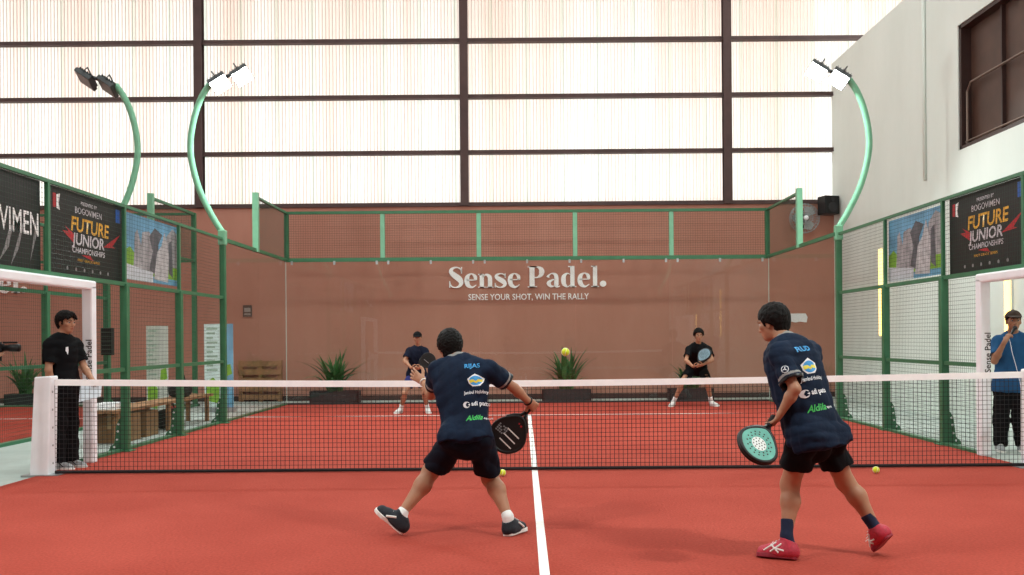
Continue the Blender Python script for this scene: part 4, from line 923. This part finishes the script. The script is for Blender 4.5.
def on_cloth(root, so, me_list, O, ex, ey, direction, lift=0.0025):
    """lay flat prints onto the cloth of a shirt: every vertex is dropped along `direction` until it meets the cloth"""
    base = root.location; bv = BVHTree.FromPolygons([v.co+base for v in so.data.vertices], [p.vertices[:] for p in so.data.polygons])
    for nm, me, m, ox, oy in me_list:
        bm = bmesh.new(); bm.from_mesh(me); bmesh.ops.triangulate(bm, faces=bm.faces)
        for _ in range(3):
            es = [e for e in bm.edges if e.calc_length() > 0.014]
            if not es: break
            bmesh.ops.subdivide_edges(bm, edges=es, cuts=1); bmesh.ops.triangulate(bm, faces=bm.faces)
        for v in bm.verts:
            q = O+ex*(v.co.x+ox)+ey*(v.co.y+oy); hit = bv.ray_cast(q-direction*0.4, direction)
            v.co = hit[0]+hit[1]*(lift+v.co.z) if hit[0] is not None else q
        bm.to_mesh(me); bm.free(); link(nm, me, m, so)
    
def poly_mesh(polys, z=0.0):
    me = bpy.data.meshes.new('print'); vs = []; fs = []
    for pl in polys: fs.append(tuple(range(len(vs), len(vs)+len(pl)))); vs += [(float(x), float(y), z) for x, y in pl]
    me.from_pydata(vs, [], fs); me.update(); return me
cyan = mat('cyan print', '#3f9fe0', 0.5); green_t = mat('bright green print', '#3fbf5a', 0.5); ylw = mat('yellow print', '#e4d84a', 0.5); offw = mat('off white print', '#e6e9ee', 0.5)
def back_print(root, so, fr, name, at, k=1.0):
    """name, badge and sponsor lines on the back; at = centres in the torso frame"""
    def T(s, sz, w_, bold=0.01, shear=0.0):
        me = text_mesh(s, sz, bold, shear); xs = [v.co.x for v in me.vertices]; ys = [v.co.y for v in me.vertices]; q = w_/(max(xs)-min(xs))
        me.transform(Matrix.Translation((-(max(xs)+min(xs))/2*1, -(max(ys)+min(ys))/2, 0))); me.transform(Matrix.Diagonal((q, 1, 1, 1))); return me
    L = [('name_print', T(name, 0.05*k, 0.115*k, 0.02), cyan, *at[0])]
    x, y = at[1]; r = 0.058*k
    L += [('badge_print', poly_mesh([[(0, r*.95), (r*1.05, r*.28), (r*.9, -r*.35), (r*.5, -r*.8), (-r*.5, -r*.8), (-r*.9, -r*.35), (-r*1.05, r*.28)]]), offw, x, y),
          ('badge_print', poly_mesh([circle(0, -r*.02, r*.82, 22, r*.66)], 0.0008), cyan, x, y), ('badge_print', poly_mesh([[(-r*.85, r*.1), (-r*.3, r*.16), (0, -r*.1), (r*.3, r*.16), (r*.85, r*.1), (r*.75, -r*.32), (r*.3, -r*.2), (0, -r*.38), (-r*.3, -r*.2), (-r*.75, -r*.32)]], 0.0014), ylw, x, y)]
    L += [('sponsor_print', T('Jambul Holiday', 0.036*k, 0.17*k, 0.012), offw, *at[2])]
    x, y = at[3]
    L += [('sponsor_print', T('adi pato', 0.05*k, 0.125*k, 0.02), offw, x+0.025*k, y), ('sponsor_print', poly_mesh([circle(0, 0, 0.026*k, 20)]), offw, x-0.075*k, y),
          ('sponsor_print', poly_mesh([[(0.0, 0.02*k), (0.022*k, 0.008*k), (0.004*k, 0.0), (0.02*k, -0.012*k), (-0.004*k, -0.018*k), (-0.012*k, 0.0)]], 0.001), so.data.materials[0], x-0.07*k, y)]
    x, y = at[4]
    L += [('sponsor_print', T('Aldila', 0.062*k, 0.125*k, 0.018, 0.35), green_t, x-0.03*k, y), ('sponsor_print', T('sport', 0.024*k, 0.06*k, 0.02), offw, x+0.068*k, y-0.010*k)]
    on_cloth(root, so, L, fr['Pc'], fr['X'], fr['U'], fr['D'])
def uv(fr, px, py, d): q = P(px, py, d)-fr['Pc']; return (q.dot(fr['X']), q.dot(fr['U']))

def racket(label, G, a, n, face_m, rim_m, graphic=None, holes=True, k=1.0, face_cat='racket'):
    """G middle of the grip, a towards the head, n out of the hitting face"""
    a = nrm(a); n = Vector(n); n = nrm(n-a*n.dot(a)); l = a.cross(n); root = thing('padel_racket', label, face_cat, G)
    out = []
    for i in range(44):
        t = 2*PI*i/44; c, s_ = math.cos(t), math.sin(t); y = 0.243+0.142*c; x = 0.131*s_*(1.0 if c > 0.3 else 1.0-0.42*((0.3-c)/1.3)**1.7); out.append((x*k, y*k))
    b = MB(); b.prism([(x*0.95, 0.243*k+(y-0.243*k)*0.95) for x, y in out], G-n*0.017, l, a, n, 0.034)
    fo = b.build('face', face_m, root)
    b = MB(); pts = [G+l*x+a*y for x, y in out]; pts.append(pts[0]); pts.append(pts[1])
    for off in (-0.008, 0.008): b.tube([p+n*off for p in pts], 0.0125, 8, cap=False)
    b.build('rim', rim_m, root, True)
    b = MB()
    for q in (-1, 1): b.tube([G+a*0.055*k+l*q*0.008, G+a*0.085*k+l*q*0.018*k, G+a*0.118*k+l*q*0.058*k, G+a*0.16*k+l*q*0.094*k], [0.013, 0.013, 0.014, 0.013], 8)
    b.build('throat', rim_m, root, True)
    b = MB(); b.tube([G-a*0.058*k, G-a*0.054*k, G+a*0.06*k], [0.019, 0.0165, 0.0165], 10); ho = b.build('handle', M['black'], root, True)
    b = MB()
    for i in range(8): c = G-a*0.05*k+a*0.0135*i*k; b.tube([c, c+a*0.010*k], [0.0178, 0.0182], 10)
    b.build('grip_tape', mat('black grip tape', '#242426', 0.85), ho, True)
    b = MB()
    for q in (-1, 1):
        for i in range(-4, 5):
            for j in range(-4, 5):
                x = (i+0.5*(j % 2))*0.021*k; y = 0.25*k+j*0.019*k
                if (x/0.095)**2+((y-0.25*k)/0.092)**2 < k*k: b.prism(circle(x, y, 0.0055*k, 10), G+n*q*0.0172-(n*0.0004 if q < 0 else n*0), l, a, n, 0.0006)
    if holes: b.build('hole_pattern', mat('drilled hole', '#0b0b0c', 0.9), fo)
    if graphic:
        for m, polys, z in graphic:
            b = MB()
            for pl in polys: b.prism([(x*k, y*k) for x, y in pl], G+n*(0.0171+z), l, a, n, 0.0002)
            b.build('face_graphic', m, fo)
    return root

# ------------------------------------------------------------------ the players
navy = mat('navy sports cloth', '#152236', 0.75, 0, 0.16, 9, 0.15, 60, spec=0.12); navy2 = mat('dark navy sports cloth', '#141a2c', 0.75, 0, 0.16, 9, 0.15, 60, spec=0.12)
blk = mat('black cloth', '#0c0d10', 0.8, 0, 0.2, 9, 0.15, 60, spec=0.12); blk2 = mat('black trouser cloth', '#0e0f11', 0.8, 0, 0.2, 9, 0.15, 50, spec=0.12)
greyband = mat('grey knit band', '#8b8a88', 0.8, 0, 0.1, 30); blu = mat('blue cotton', '#28547e', 0.8, 0, 0.12, 8, 0.15, 60, spec=0.12)
sock_w = mat('white sock', '#e9ecec', 0.9, 0, 0.05, 40, 0.2, 120); sock_n = mat('navy sock', '#1c2540', 0.9, 0, 0.1, 40, 0.2, 120)
shoe_b = mat('dark blue shoe mesh', '#1c232c', 0.7, 0, 0.2, 50, 0.3, 150); shoe_r = mat('red shoe mesh', '#b52c40', 0.6, 0, 0.18, 50, 0.3, 150); shoe_w = mat('white shoe mesh', '#dcdcda', 0.7, 0, 0.08, 50); shoe_g = mat('grey shoe mesh', '#9b9d9f', 0.7, 0, 0.12, 50)
sole_w = mat('white rubber sole', '#e4e2de', 0.6, 0, 0.04, 20); sole_r = mat('red rubber sole', '#8f2536', 0.6, 0, 0.1, 20); sole_d = mat('dark rubber sole', '#2a2b2d', 0.7, 0, 0.1, 20)
def ground(px, py, d): v = P(px, py, d); v.z = 0.0; return v

# front left player, seen from behind, lunging to the left
d0 = 6.46
J = dict(head=P(449.5, 347, 6.70), N=P(458, 361, 6.60), shL=P(438.5, 370, 6.62), shR=P(490, 370, 6.54), elL=P(431, 395, 6.84), wrL=P(423.5, 381, 7.02), elR=P(514, 388, 6.68), wrR=P(529, 402, 6.82),
         hipL=P(454, 441, 6.45), hipR=P(481, 441, 6.45), knL=P(431, 471, 6.62), anL=P(401.5, 514, 6.46), knR=P(490, 478, 6.62), anR=P(508, 517, 6.44))
hl = ground(402.5, 534, 6.46); J['heelL'] = hl+Vector((0, 0, 0.010)); J['toeL'] = hl+Vector((-0.195, 0.03, 0.172))
hr_ = ground(507, 534, 6.40); J['heelR'] = hr_+Vector((0, 0, 0.001)); J['toeR'] = hr_+Vector((0.118, 0.21, 0.0))
fa = nrm(J['wrR']-J['elR']); ra = (P(510, 438, 6.86)-P(532, 411, 6.88)).normalized()
C1 = dict(shirt=navy, legs=mat('navy shorts cloth', '#0f1420', 0.8, 0, 0.15, 9, 0.15, 60, spec=0.12), sock=sock_w, shoe=shoe_b, sole=sole_w, stripe=sole_w)
dR = nrm(fa-ra*fa.dot(ra)); nR = nrm(dR.cross(ra)); nR = nR if nR.y > 0 else -nR
r1, s1, f1 = person('player in navy shirt lunging left in front of the net, black racket in right hand', (P(466, 500, d0).x, CAMY+d0, 0), J,
    dict(s=0.94, h=0.005, look=(-0.30, 0.93, -0.06), hs=1.0, cloth=C1, bands=True, band_m=greyband, seed=3, sock_h=0.035, hair=0.020, hairline=0.0, nape=0.095, leg=1.2, shoe=1.1, hands=1.1, mark_r=0.008, hem=0.0, hem_r=0.150, hipw=0.86, short_len=0.80,
         handL=((-0.75, 0.5, 0.42), (0.45, 0.85, -0.1), (0.2, 0.0, 1), 0.35, 0.25), handR=(dR, nR, ra, 1.25, 0.0, True)))
back_print(r1, s1, f1, 'RIJAS', [uv(f1, 471.5, 366, 6.45), uv(f1, 475, 380, 6.42), uv(f1, 474.5, 392, 6.4), uv(f1, 476.5, 404, 6.4), uv(f1, 479, 418, 6.4)], 0.84)
b = MB(); c = J['wrR']-fa*0.012; u = fa.orthogonal().normalized(); v = fa.cross(u); b.tube([c+(u*math.cos(2*PI*i/20)+v*math.sin(2*PI*i/20))*0.031 for i in range(21)], 0.006, 6, cap=False); b.build('wristband', M['black'], r1, True)
fL = nrm(J['wrL']-J['elL']); b = MB(); c = J['wrL']-fL*0.02; u = fL.orthogonal().normalized(); v = fL.cross(u); b.tube([c+(u*math.cos(2*PI*i/20)+v*math.sin(2*PI*i/20))*0.029 for i in range(21)], 0.006, 6, cap=False); b.build('watch', sole_w, r1, True)
stripes = [(sole_w, [[(.035, yy), (-.078, yy+.010), (-.078, yy+.019), (.035, yy+.009)] for yy in (.215, .262, .308)], 0.0009),
           (mat('grey racket print', '#8d8e90', 0.5), [[(.022+.017*i, .222+.016*j), (.034+.017*i, .222+.016*j), (.034+.017*i, .233+.016*j), (.022+.017*i, .233+.016*j)] for i in range(5) for j in range(4) if (i+j) % 5 != 3], 0.0009),
           (red, [circle(-.035, .150, .008, 8), circle(-.012, .143, .006, 8)], 0.0009)]
racket('black padel racket with white stripes held by the lunging player in front of the net', f1['grips']['R']+ra*0.022, ra, (0, -1, 0.05), M['black'], M['black'], stripes, False)

# front right player, leaning forward to the left
J = dict(head=P(773, 323, 5.98), N=P(786, 341, 5.88), shL=P(779, 355, 5.72), shR=P(811, 353, 5.94), elL=P(795, 389, 5.60), wrL=P(780, 414.5, 5.66), elR=P(803, 392, 6.06), wrR=P(796, 412, 6.02),
         hipL=P(803, 441, 5.68), hipR=P(827, 441, 5.80), knL=P(790, 484, 5.82), anL=P(786.5, 536, 5.72), knR=P(845, 482, 5.88), anR=P(876, 529, 5.78))
hl = ground(797, 559, 5.66); J['heelL'] = hl+Vector((0, 0, 0.001)); J['toeL'] = hl+Vector((-0.215, 0.11, 0.0))
J['heelR'] = P(891, 536, 5.70); J['toeR'] = ground(876, 554, 5.82)+Vector((0, 0, 0.012))
fa = nrm(J['wrL']-J['elL']); ra = nrm(Vector((-0.50, -0.68, -0.50)))
dL = nrm(fa-ra*fa.dot(ra)); nL = nrm(dL.cross(ra)); nL = nL if nL.x < 0 else -nL
C2 = dict(shirt=navy, legs=mat('black shorts cloth', '#0c0d11', 0.8, 0, 0.15, 9, 0.15, 60, spec=0.12), sock=sock_n, shoe=shoe_r, sole=sole_r, stripe=sole_w, lace=sole_w)
r2, s2, f2 = person('player in navy shirt leaning left on the right side, teal racket and red shoes', (P(812, 500, 5.75).x, CAMY+5.75, 0), J,
    dict(s=0.90, h=0.005, look=(-0.66, 0.72, -0.22), hs=1.02, cloth=C2, bands=True, band_m=greyband, seed=5, sock_h=0.10, hair=0.020, hairline=0.004, sleeve=0.78, sleeve_r=0.082, hem=0.04, hem_r=0.205, shirt_r=1.14, flat=0.80, leg=1.2, shoe=1.15, mark_r=0.0055, marks=(((0.085, 0.075), (0.15, 0.030)), ((0.15, 0.068), (0.10, 0.028)), ((0.12, 0.080), (0.19, 0.034)), ((0.07, 0.04), (0.13, 0.05))), short_len=0.56, short_r=0.106,
         handL=(dL, nL, ra, 1.2, 0.0, True), handR=((-0.6, 0.2, -0.7), (-0.6, -0.2, 0.6), (0, -1, 0), 0.9)))
back_print(r2, s2, f2, 'RUD', [uv(f2, 802.5, 349, 5.72), uv(f2, 810, 366, 5.68), uv(f2, 815, 378, 5.66), uv(f2, 819, 391, 5.64), uv(f2, 824, 406, 5.62)], 0.95)
a_, e_, dv_ = f2['ends']['L']; outv = nrm(Vector((-0.35, -0.9, 0.1))); ex_ = nrm(Vector((0.93, -0.36, 0))); mid = a_.lerp(e_, 0.58)
ring = [circle(0, 0, 0.022, 20)]; 
def tri_star(): return [[(0.019*math.sin(t), 0.019*math.cos(t)), (0.0035*math.sin(t+1.05), 0.0035*math.cos(t+1.05)), (0.0035*math.sin(t-1.05), 0.0035*math.cos(t-1.05))] for t in (0, 2*PI/3, 4*PI/3)]
on_cloth(r2, s2, [('sleeve_print', poly_mesh(ring), offw, 0, 0), ('sleeve_print', poly_mesh([circle(0, 0, 0.0185, 20)], 0.0008), navy, 0, 0), ('sleeve_print', poly_mesh(tri_star(), 0.0014), offw, 0, 0)], mid, ex_, nrm(outv.cross(ex_)*-1) if outv.cross(ex_).z < 0 else nrm(outv.cross(ex_)), -outv)
teal = mat('teal racket print', '#5fae9f', 0.4, 0, 0.2, 14); wpat = mat('white racket print', '#e3e8e6', 0.5)
dots = [circle(0.03*math.cos(t)*q, 0.255+0.03*math.sin(t)*q, 0.0052, 8) for q, nn in ((0, 1), (0.7, 6), (1.35, 10)) for t in [2*PI*i/nn for i in range(nn)]]
dark_d = [circle(0.084*math.cos(2*PI*i/16), 0.252+0.094*math.sin(2*PI*i/16), 0.006, 8) for i in range(16)]+[circle(0.066*math.cos(2*PI*i/14+.2), 0.252+0.074*math.sin(2*PI*i/14+.2), 0.006, 8) for i in range(14)]
racket('teal padel racket with white centre patch held low by the right player', f2['grips']['L']+ra*0.025, ra, nrm(Vector((0.34, -0.72, 0.60))), teal, M['black'],
       [(wpat, [circle(0, 0.255, 0.052, 22)], 0.0004), (M['black'], dots+dark_d, 0.0008)], False, 0.93)

# far left player, cap and black racket, facing the net
J = dict(head=P(417.5, 338, 17.0), N=P(417.5, 346.8, 17.06), shL=P(425, 351.5, 17.06), shR=P(409.5, 351.5, 17.06), elL=P(429.5, 361, 16.96), wrL=P(421.5, 367, 16.80), elR=P(404.5, 361, 16.96), wrR=P(411.5, 368, 16.80),
         hipL=P(421, 376, 17.12), hipR=P(412, 376, 17.12), knL=P(424.5, 393, 16.96), knR=P(404.5, 393, 16.96), anL=P(427.5, 409, 17.1), anR=P(401, 409, 17.1))
for sd, x, px in (('L', 0.06, 427.5), ('R', -0.08, 401)):
    g = ground(px, 413, 17.15); J['heel'+sd] = g+Vector((0, 0, 0.001)); J['toe'+sd] = g+Vector((x, -0.24, 0.0))
    J['an'+sd].z = 0.09; J['an'+sd].y = g.y-0.05
ra = nrm(P(425, 365.2, 16.74)-P(415, 370.5, 16.74))
C3 = dict(shirt=navy2, legs=mat('royal blue shorts cloth', '#2b2d6b', 0.8, 0, 0.15, 9), sock=sock_w, shoe=shoe_w, sole=sole_w)
r3, s3, f3 = person('far left player in dark navy shirt and black cap facing the net', (P(415, 400, 17.1).x, CAMY+17.1, 0), J,
    dict(s=0.92, h=0.006, look=(0.1, -1, -0.12), hs=0.98, cloth=C3, seed=7, cap=blk, sock_h=0.08, hair=0.006, short_len=0.62,
         handL=(nrm(P(416, 369, 16.74)-J['wrL']), (0.1, 0.8, 0.6), (0, 0.1, 1), 1.0), handR=(nrm(P(418, 368.5, 16.74)-J['wrR']), (0, 0.7, 0.7), ra, 1.2, 0.0, True)))
racket('black padel racket held in front of the chest by the far left player', f3['grips']['R'], ra, (0.05, -1, 0.1), M['black'], M['black'], [(mat('grey racket print', '#77787a', 0.5), [[(-.05, .2), (.05, .24), (.05, .25), (-.05, .21)]], 0.0006)])

# far right player, crouching with a grey blue racket
J = dict(head=P(698.7, 335.5, 18.05), N=P(698.3, 344.5, 18.16), shL=P(708.5, 349.5, 18.18), shR=P(689, 349.5, 18.18), elL=P(712, 360, 18.02), wrL=P(703, 364.5, 17.86), elR=P(686, 360.5, 18.02), wrR=P(693, 366.5, 17.86),
         hipL=P(702, 369, 18.48), hipR=P(691.5, 369, 18.48), knL=P(707.5, 380.5, 18.16), knR=P(683, 380.5, 18.16), anL=P(711, 401, 18.3), anR=P(673.5, 401, 18.3))
for sd, x, px in (('L', 0.10, 711.2), ('R', -0.10, 673)):
    g = ground(px, 405, 18.35); J['heel'+sd] = g+Vector((0, 0, 0.001)); J['toe'+sd] = g+Vector((x, -0.23, 0.0)); J['an'+sd].z = 0.09; J['an'+sd].y = g.y-0.05
ra = nrm(P(705.5, 354.5, 17.84)-P(697, 366.5, 17.80))
C4 = dict(shirt=mat('black sports cloth', '#101114', 0.75, 0, 0.16, 9, spec=0.12), legs=blk, sock=sock_w, shoe=shoe_w, sole=sole_w)
r4, s4, f4 = person('far right player in black crouching by the back glass with a grey racket', (P(694, 400, 18.3).x, CAMY+18.3, 0), J,
    dict(s=0.96, h=0.006, look=(-0.05, -1, -0.1), hs=0.98, cloth=C4, seed=8, sock_h=0.10, hair=0.034, hairline=0.020, short_len=0.88,
         handL=(nrm(P(698, 366, 17.80)-J['wrL']), (-0.1, 0.7, 0.5), (0, 0, 1), 1.0), handR=(nrm(P(698, 366.5, 17.80)-J['wrR']), (0, 0.7, 0.7), ra, 1.2, 0.0, True)))
racket('grey blue padel racket held upright by the crouching far right player', f4['grips']['R'], ra, (-0.8, -0.75, 0.15), mat('grey blue racket print', '#6f8894', 0.4, 0, 0.15, 14), M['black'])

# umpire standing at the left end of the net
J = dict(head=P(66, 322.5, 10.06), N=P(62, 336.5, 10.05), shL=P(76, 345, 10.20), shR=P(50, 345.5, 9.92), elL=P(84, 367, 10.20), wrL=P(93, 381, 10.06), elR=P(48.5, 370, 9.86), wrR=P(52, 390, 9.94),
         hipL=P(69, 387, 10.12), hipR=P(57.5, 387, 9.98), knL=P(70.5, 424, 10.14), knR=P(58, 424, 10.0), anL=P(70, 460, 10.14), anR=P(57, 461, 9.98))
for sd, px, d in (('L', 67.5, 10.16), ('R', 54.5, 9.99)):
    g = ground(px, 466, d); g.z = -0.012 if g.x < -5 else 0.0; J['heel'+sd] = g+Vector((-0.02, 0, 0.002)); J['toe'+sd] = g+Vector((0.235, -0.06, 0.002)); J['an'+sd].z = 0.085; J['an'+sd].x = g.x+0.04; J['an'+sd].y = g.y
C5 = dict(shirt=blk, legs=blk2, sock=sock_n, shoe=shoe_g, sole=sole_w, stripe=blk)
r5, s5, f5 = person('umpire in black shirt and black trousers standing at the left net post holding a paper', (P(64, 460, 10.05).x, CAMY+10.05, 0), J,
    dict(s=0.97, h=0.006, look=(0.93, -0.36, -0.05), hs=0.97, cloth=C5, seed=11, trousers=True, hair=0.02, hairline=0.016, fringe=True, hem=0.10, sleeve=0.72, sleeve_r=0.066,
         handL=((0.75, -0.5, -0.35), (-0.3, -0.5, 0.8), (0.2, -0.8, 0.2), 0.8, 0.0, True), handR=((0.05, 0, -1), (0.5, 0.86, 0), (0.8, -0.4, 0), 0.6)))
on_cloth(r5, s5, [('chest_print', poly_mesh([[(-.012, .04), (.014, .045), (.016, .0), (.004, -.04), (-.006, -.012), (-.016, .0)]]), offw, 0, 0)], P(73.5, 351, 9.9), nrm(Vector((0.5, 0.86, 0))), Vector((0, 0, 1)), nrm(Vector((-0.85, 0.53, 0))))
b = MB(); c0 = P(90.5, 391, 10.0); b.obox(c0, (0.125, -0.02, 0.03), (-0.015, 0.05, 0.085), (-0.0003, -0.0009, 0.0005)); po = b.build('score_sheet', M['paper'])
tag(own_origin(po), 'white score sheet in the hand of the umpire at the left net post', 'paper')

# announcer outside the right doorway
J = dict(head=P(1013.5, 321, 10.86), N=P(1013, 334, 10.95), shL=P(1029.5, 342.5, 10.86), shR=P(997, 342.5, 11.0), elL=P(1036, 366, 10.80), wrL=P(1034, 386, 10.66), elR=P(994.5, 361, 10.84), wrR=P(1004.5, 342, 10.68),
         hipL=P(1018, 388, 10.92), hipR=P(1003, 388, 10.98), knL=P(1020, 420, 10.90), knR=P(1001, 420, 10.95), anL=P(1020, 445, 10.92), anR=P(998.5, 445, 10.95))
for sd, px, d in (('L', 1020.5, 10.95), ('R', 998, 11.0)):
    g = ground(px, 450, d); g.z = -0.012; J['heel'+sd] = g+Vector((0, 0, 0.002)); J['toe'+sd] = g+Vector((-0.08, -0.25, 0.002)); J['an'+sd].z = 0.075; J['an'+sd].y = g.y-0.05; J['an'+sd].x = g.x
C6 = dict(shirt=blu, legs=blk2, sock=sock_n, shoe=shoe_g, sole=sole_w)
md = nrm(Vector((0.10, 0.45, 0.62)))
r6, s6, f6 = person('announcer in blue T-shirt and black trousers speaking into a microphone at the right doorway', (P(1011, 450, 10.95).x, CAMY+10.95, 0), J,
    dict(s=1.0, h=0.006, look=(-0.25, -0.97, 0.0), hs=0.97, cloth=C6, seed=13, trousers=True, cap=mat('dark brown cap cloth', '#3f3128', 0.85), hair=0.006, hem=0.03, sleeve=0.74, hem_r=0.18,
         handR=((0.42, -0.12, 0.80), (0.85, 0.3, -0.3), md, 1.25, 0.0, True), handL=((0, -0.2, -1), (-1, 0, 0), (0, -1, 0), 0.5)))
mg = f6['grips']['R']; mouth = f6['H'](0, 0.115, -0.062); ma = nrm(mouth-mg); root = thing('microphone', 'black corded microphone held to the mouth of the announcer', 'microphone', mg)
hd_ = mouth-ma*0.03
b = MB(); b.tube([hd_-ma*0.17, hd_-ma*0.02], [0.011, 0.017], 12); b.build('handle', M['black'], root, True)
b = MB(); b.sphere(hd_, 0.026, 18, 12); b.build('grille', mat('dark wire grille', '#3a3a3c', 0.4, 0.6, 0.2, 90), root, True)
t0 = hd_-ma*0.17; b = MB(); b.tube([t0, t0+Vector((0.01, -0.01, -0.05)), P(1012, 352, 10.58), P(1016, 366, 10.58), P(1020, 382, 10.58), P(1026, 420, 10.56), ground(1034, 455, 10.5)], 0.003, 6); b.build('cable', offw, root, True)

# videographer at the left edge, mostly outside the picture
J = dict(head=P(-24, 319, 9.9), N=P(-27, 333, 9.9), shL=P(-22, 343, 10.06), shR=P(-34, 343, 9.74), elL=P(-18, 366, 10.10), wrL=P(-4, 357, 9.96), elR=P(-26, 366, 9.72), wrR=P(-8, 358, 9.86),
         hipL=P(-24, 388, 9.98), hipR=P(-30, 388, 9.82), knL=P(-22, 426, 9.98), knR=P(-28, 426, 9.82), anL=P(-24, 462, 9.98), anR=P(-30, 464, 9.82))
for sd, px, d in (('L', -26, 9.98), ('R', -32, 9.82)):
    g = ground(px, 468, d); g.z = -0.012; J['heel'+sd] = g+Vector((-0.02, 0, 0.002)); J['toe'+sd] = g+Vector((0.24, -0.02, 0.002)); J['an'+sd].z = 0.085; J['an'+sd].x = g.x+0.04; J['an'+sd].y = g.y
cc = P(6, 347.5, 9.91)
r7, s7, f7 = person('videographer at the far left edge, hands holding a black camera', (P(-27, 460, 9.9).x, CAMY+9.9, 0), J,
    dict(s=0.97, h=0.007, look=(1, 0, -0.1), hs=0.97, cloth=C5, seed=17, trousers=True, hair=0.018, hem=0.10,
         handL=((0.75, -0.2, 0.5), (0.2, -0.9, 0.3), (0, 0, 1), 0.7), handR=((0.7, 0.2, 0.5), (0.2, 0.9, 0.3), (0, 0, 1), 0.7)))
root = thing('video_camera', 'black camera with a long lens held out at the far left edge', 'camera', cc)
b = MB(); b.box((cc.x-0.11, cc.y-0.035, cc.z-0.05), (cc.x-0.03, cc.y+0.035, cc.z+0.04)); b.box((cc.x-0.09, cc.y-0.02, cc.z+0.04), (cc.x-0.05, cc.y+0.02, cc.z+0.06)); b.build('camera_body', M['black'], root, bevel=0.006)
b = MB(); b.tube([(cc.x-0.04, cc.y, cc.z-0.005), (cc.x+0.03, cc.y, cc.z-0.005), (cc.x+0.035, cc.y, cc.z-0.005), (cc.x+0.14, cc.y, cc.z-0.005)], [0.032, 0.034, 0.039, 0.041], 18); b.build('lens', M['black'], root, True)
b = MB(); b.box((cc.x-0.03, cc.y-0.012, cc.z+0.042), (cc.x+0.12, cc.y+0.012, cc.z+0.062)); b.build('shotgun_microphone', M['black'], root, bevel=0.005)
b = MB(); b.tube([(cc.x-0.06, cc.y, cc.z-0.05), (cc.x-0.06, cc.y, cc.z-0.14)], 0.014, 10); b.build('hand_grip', M['black'], root, True)
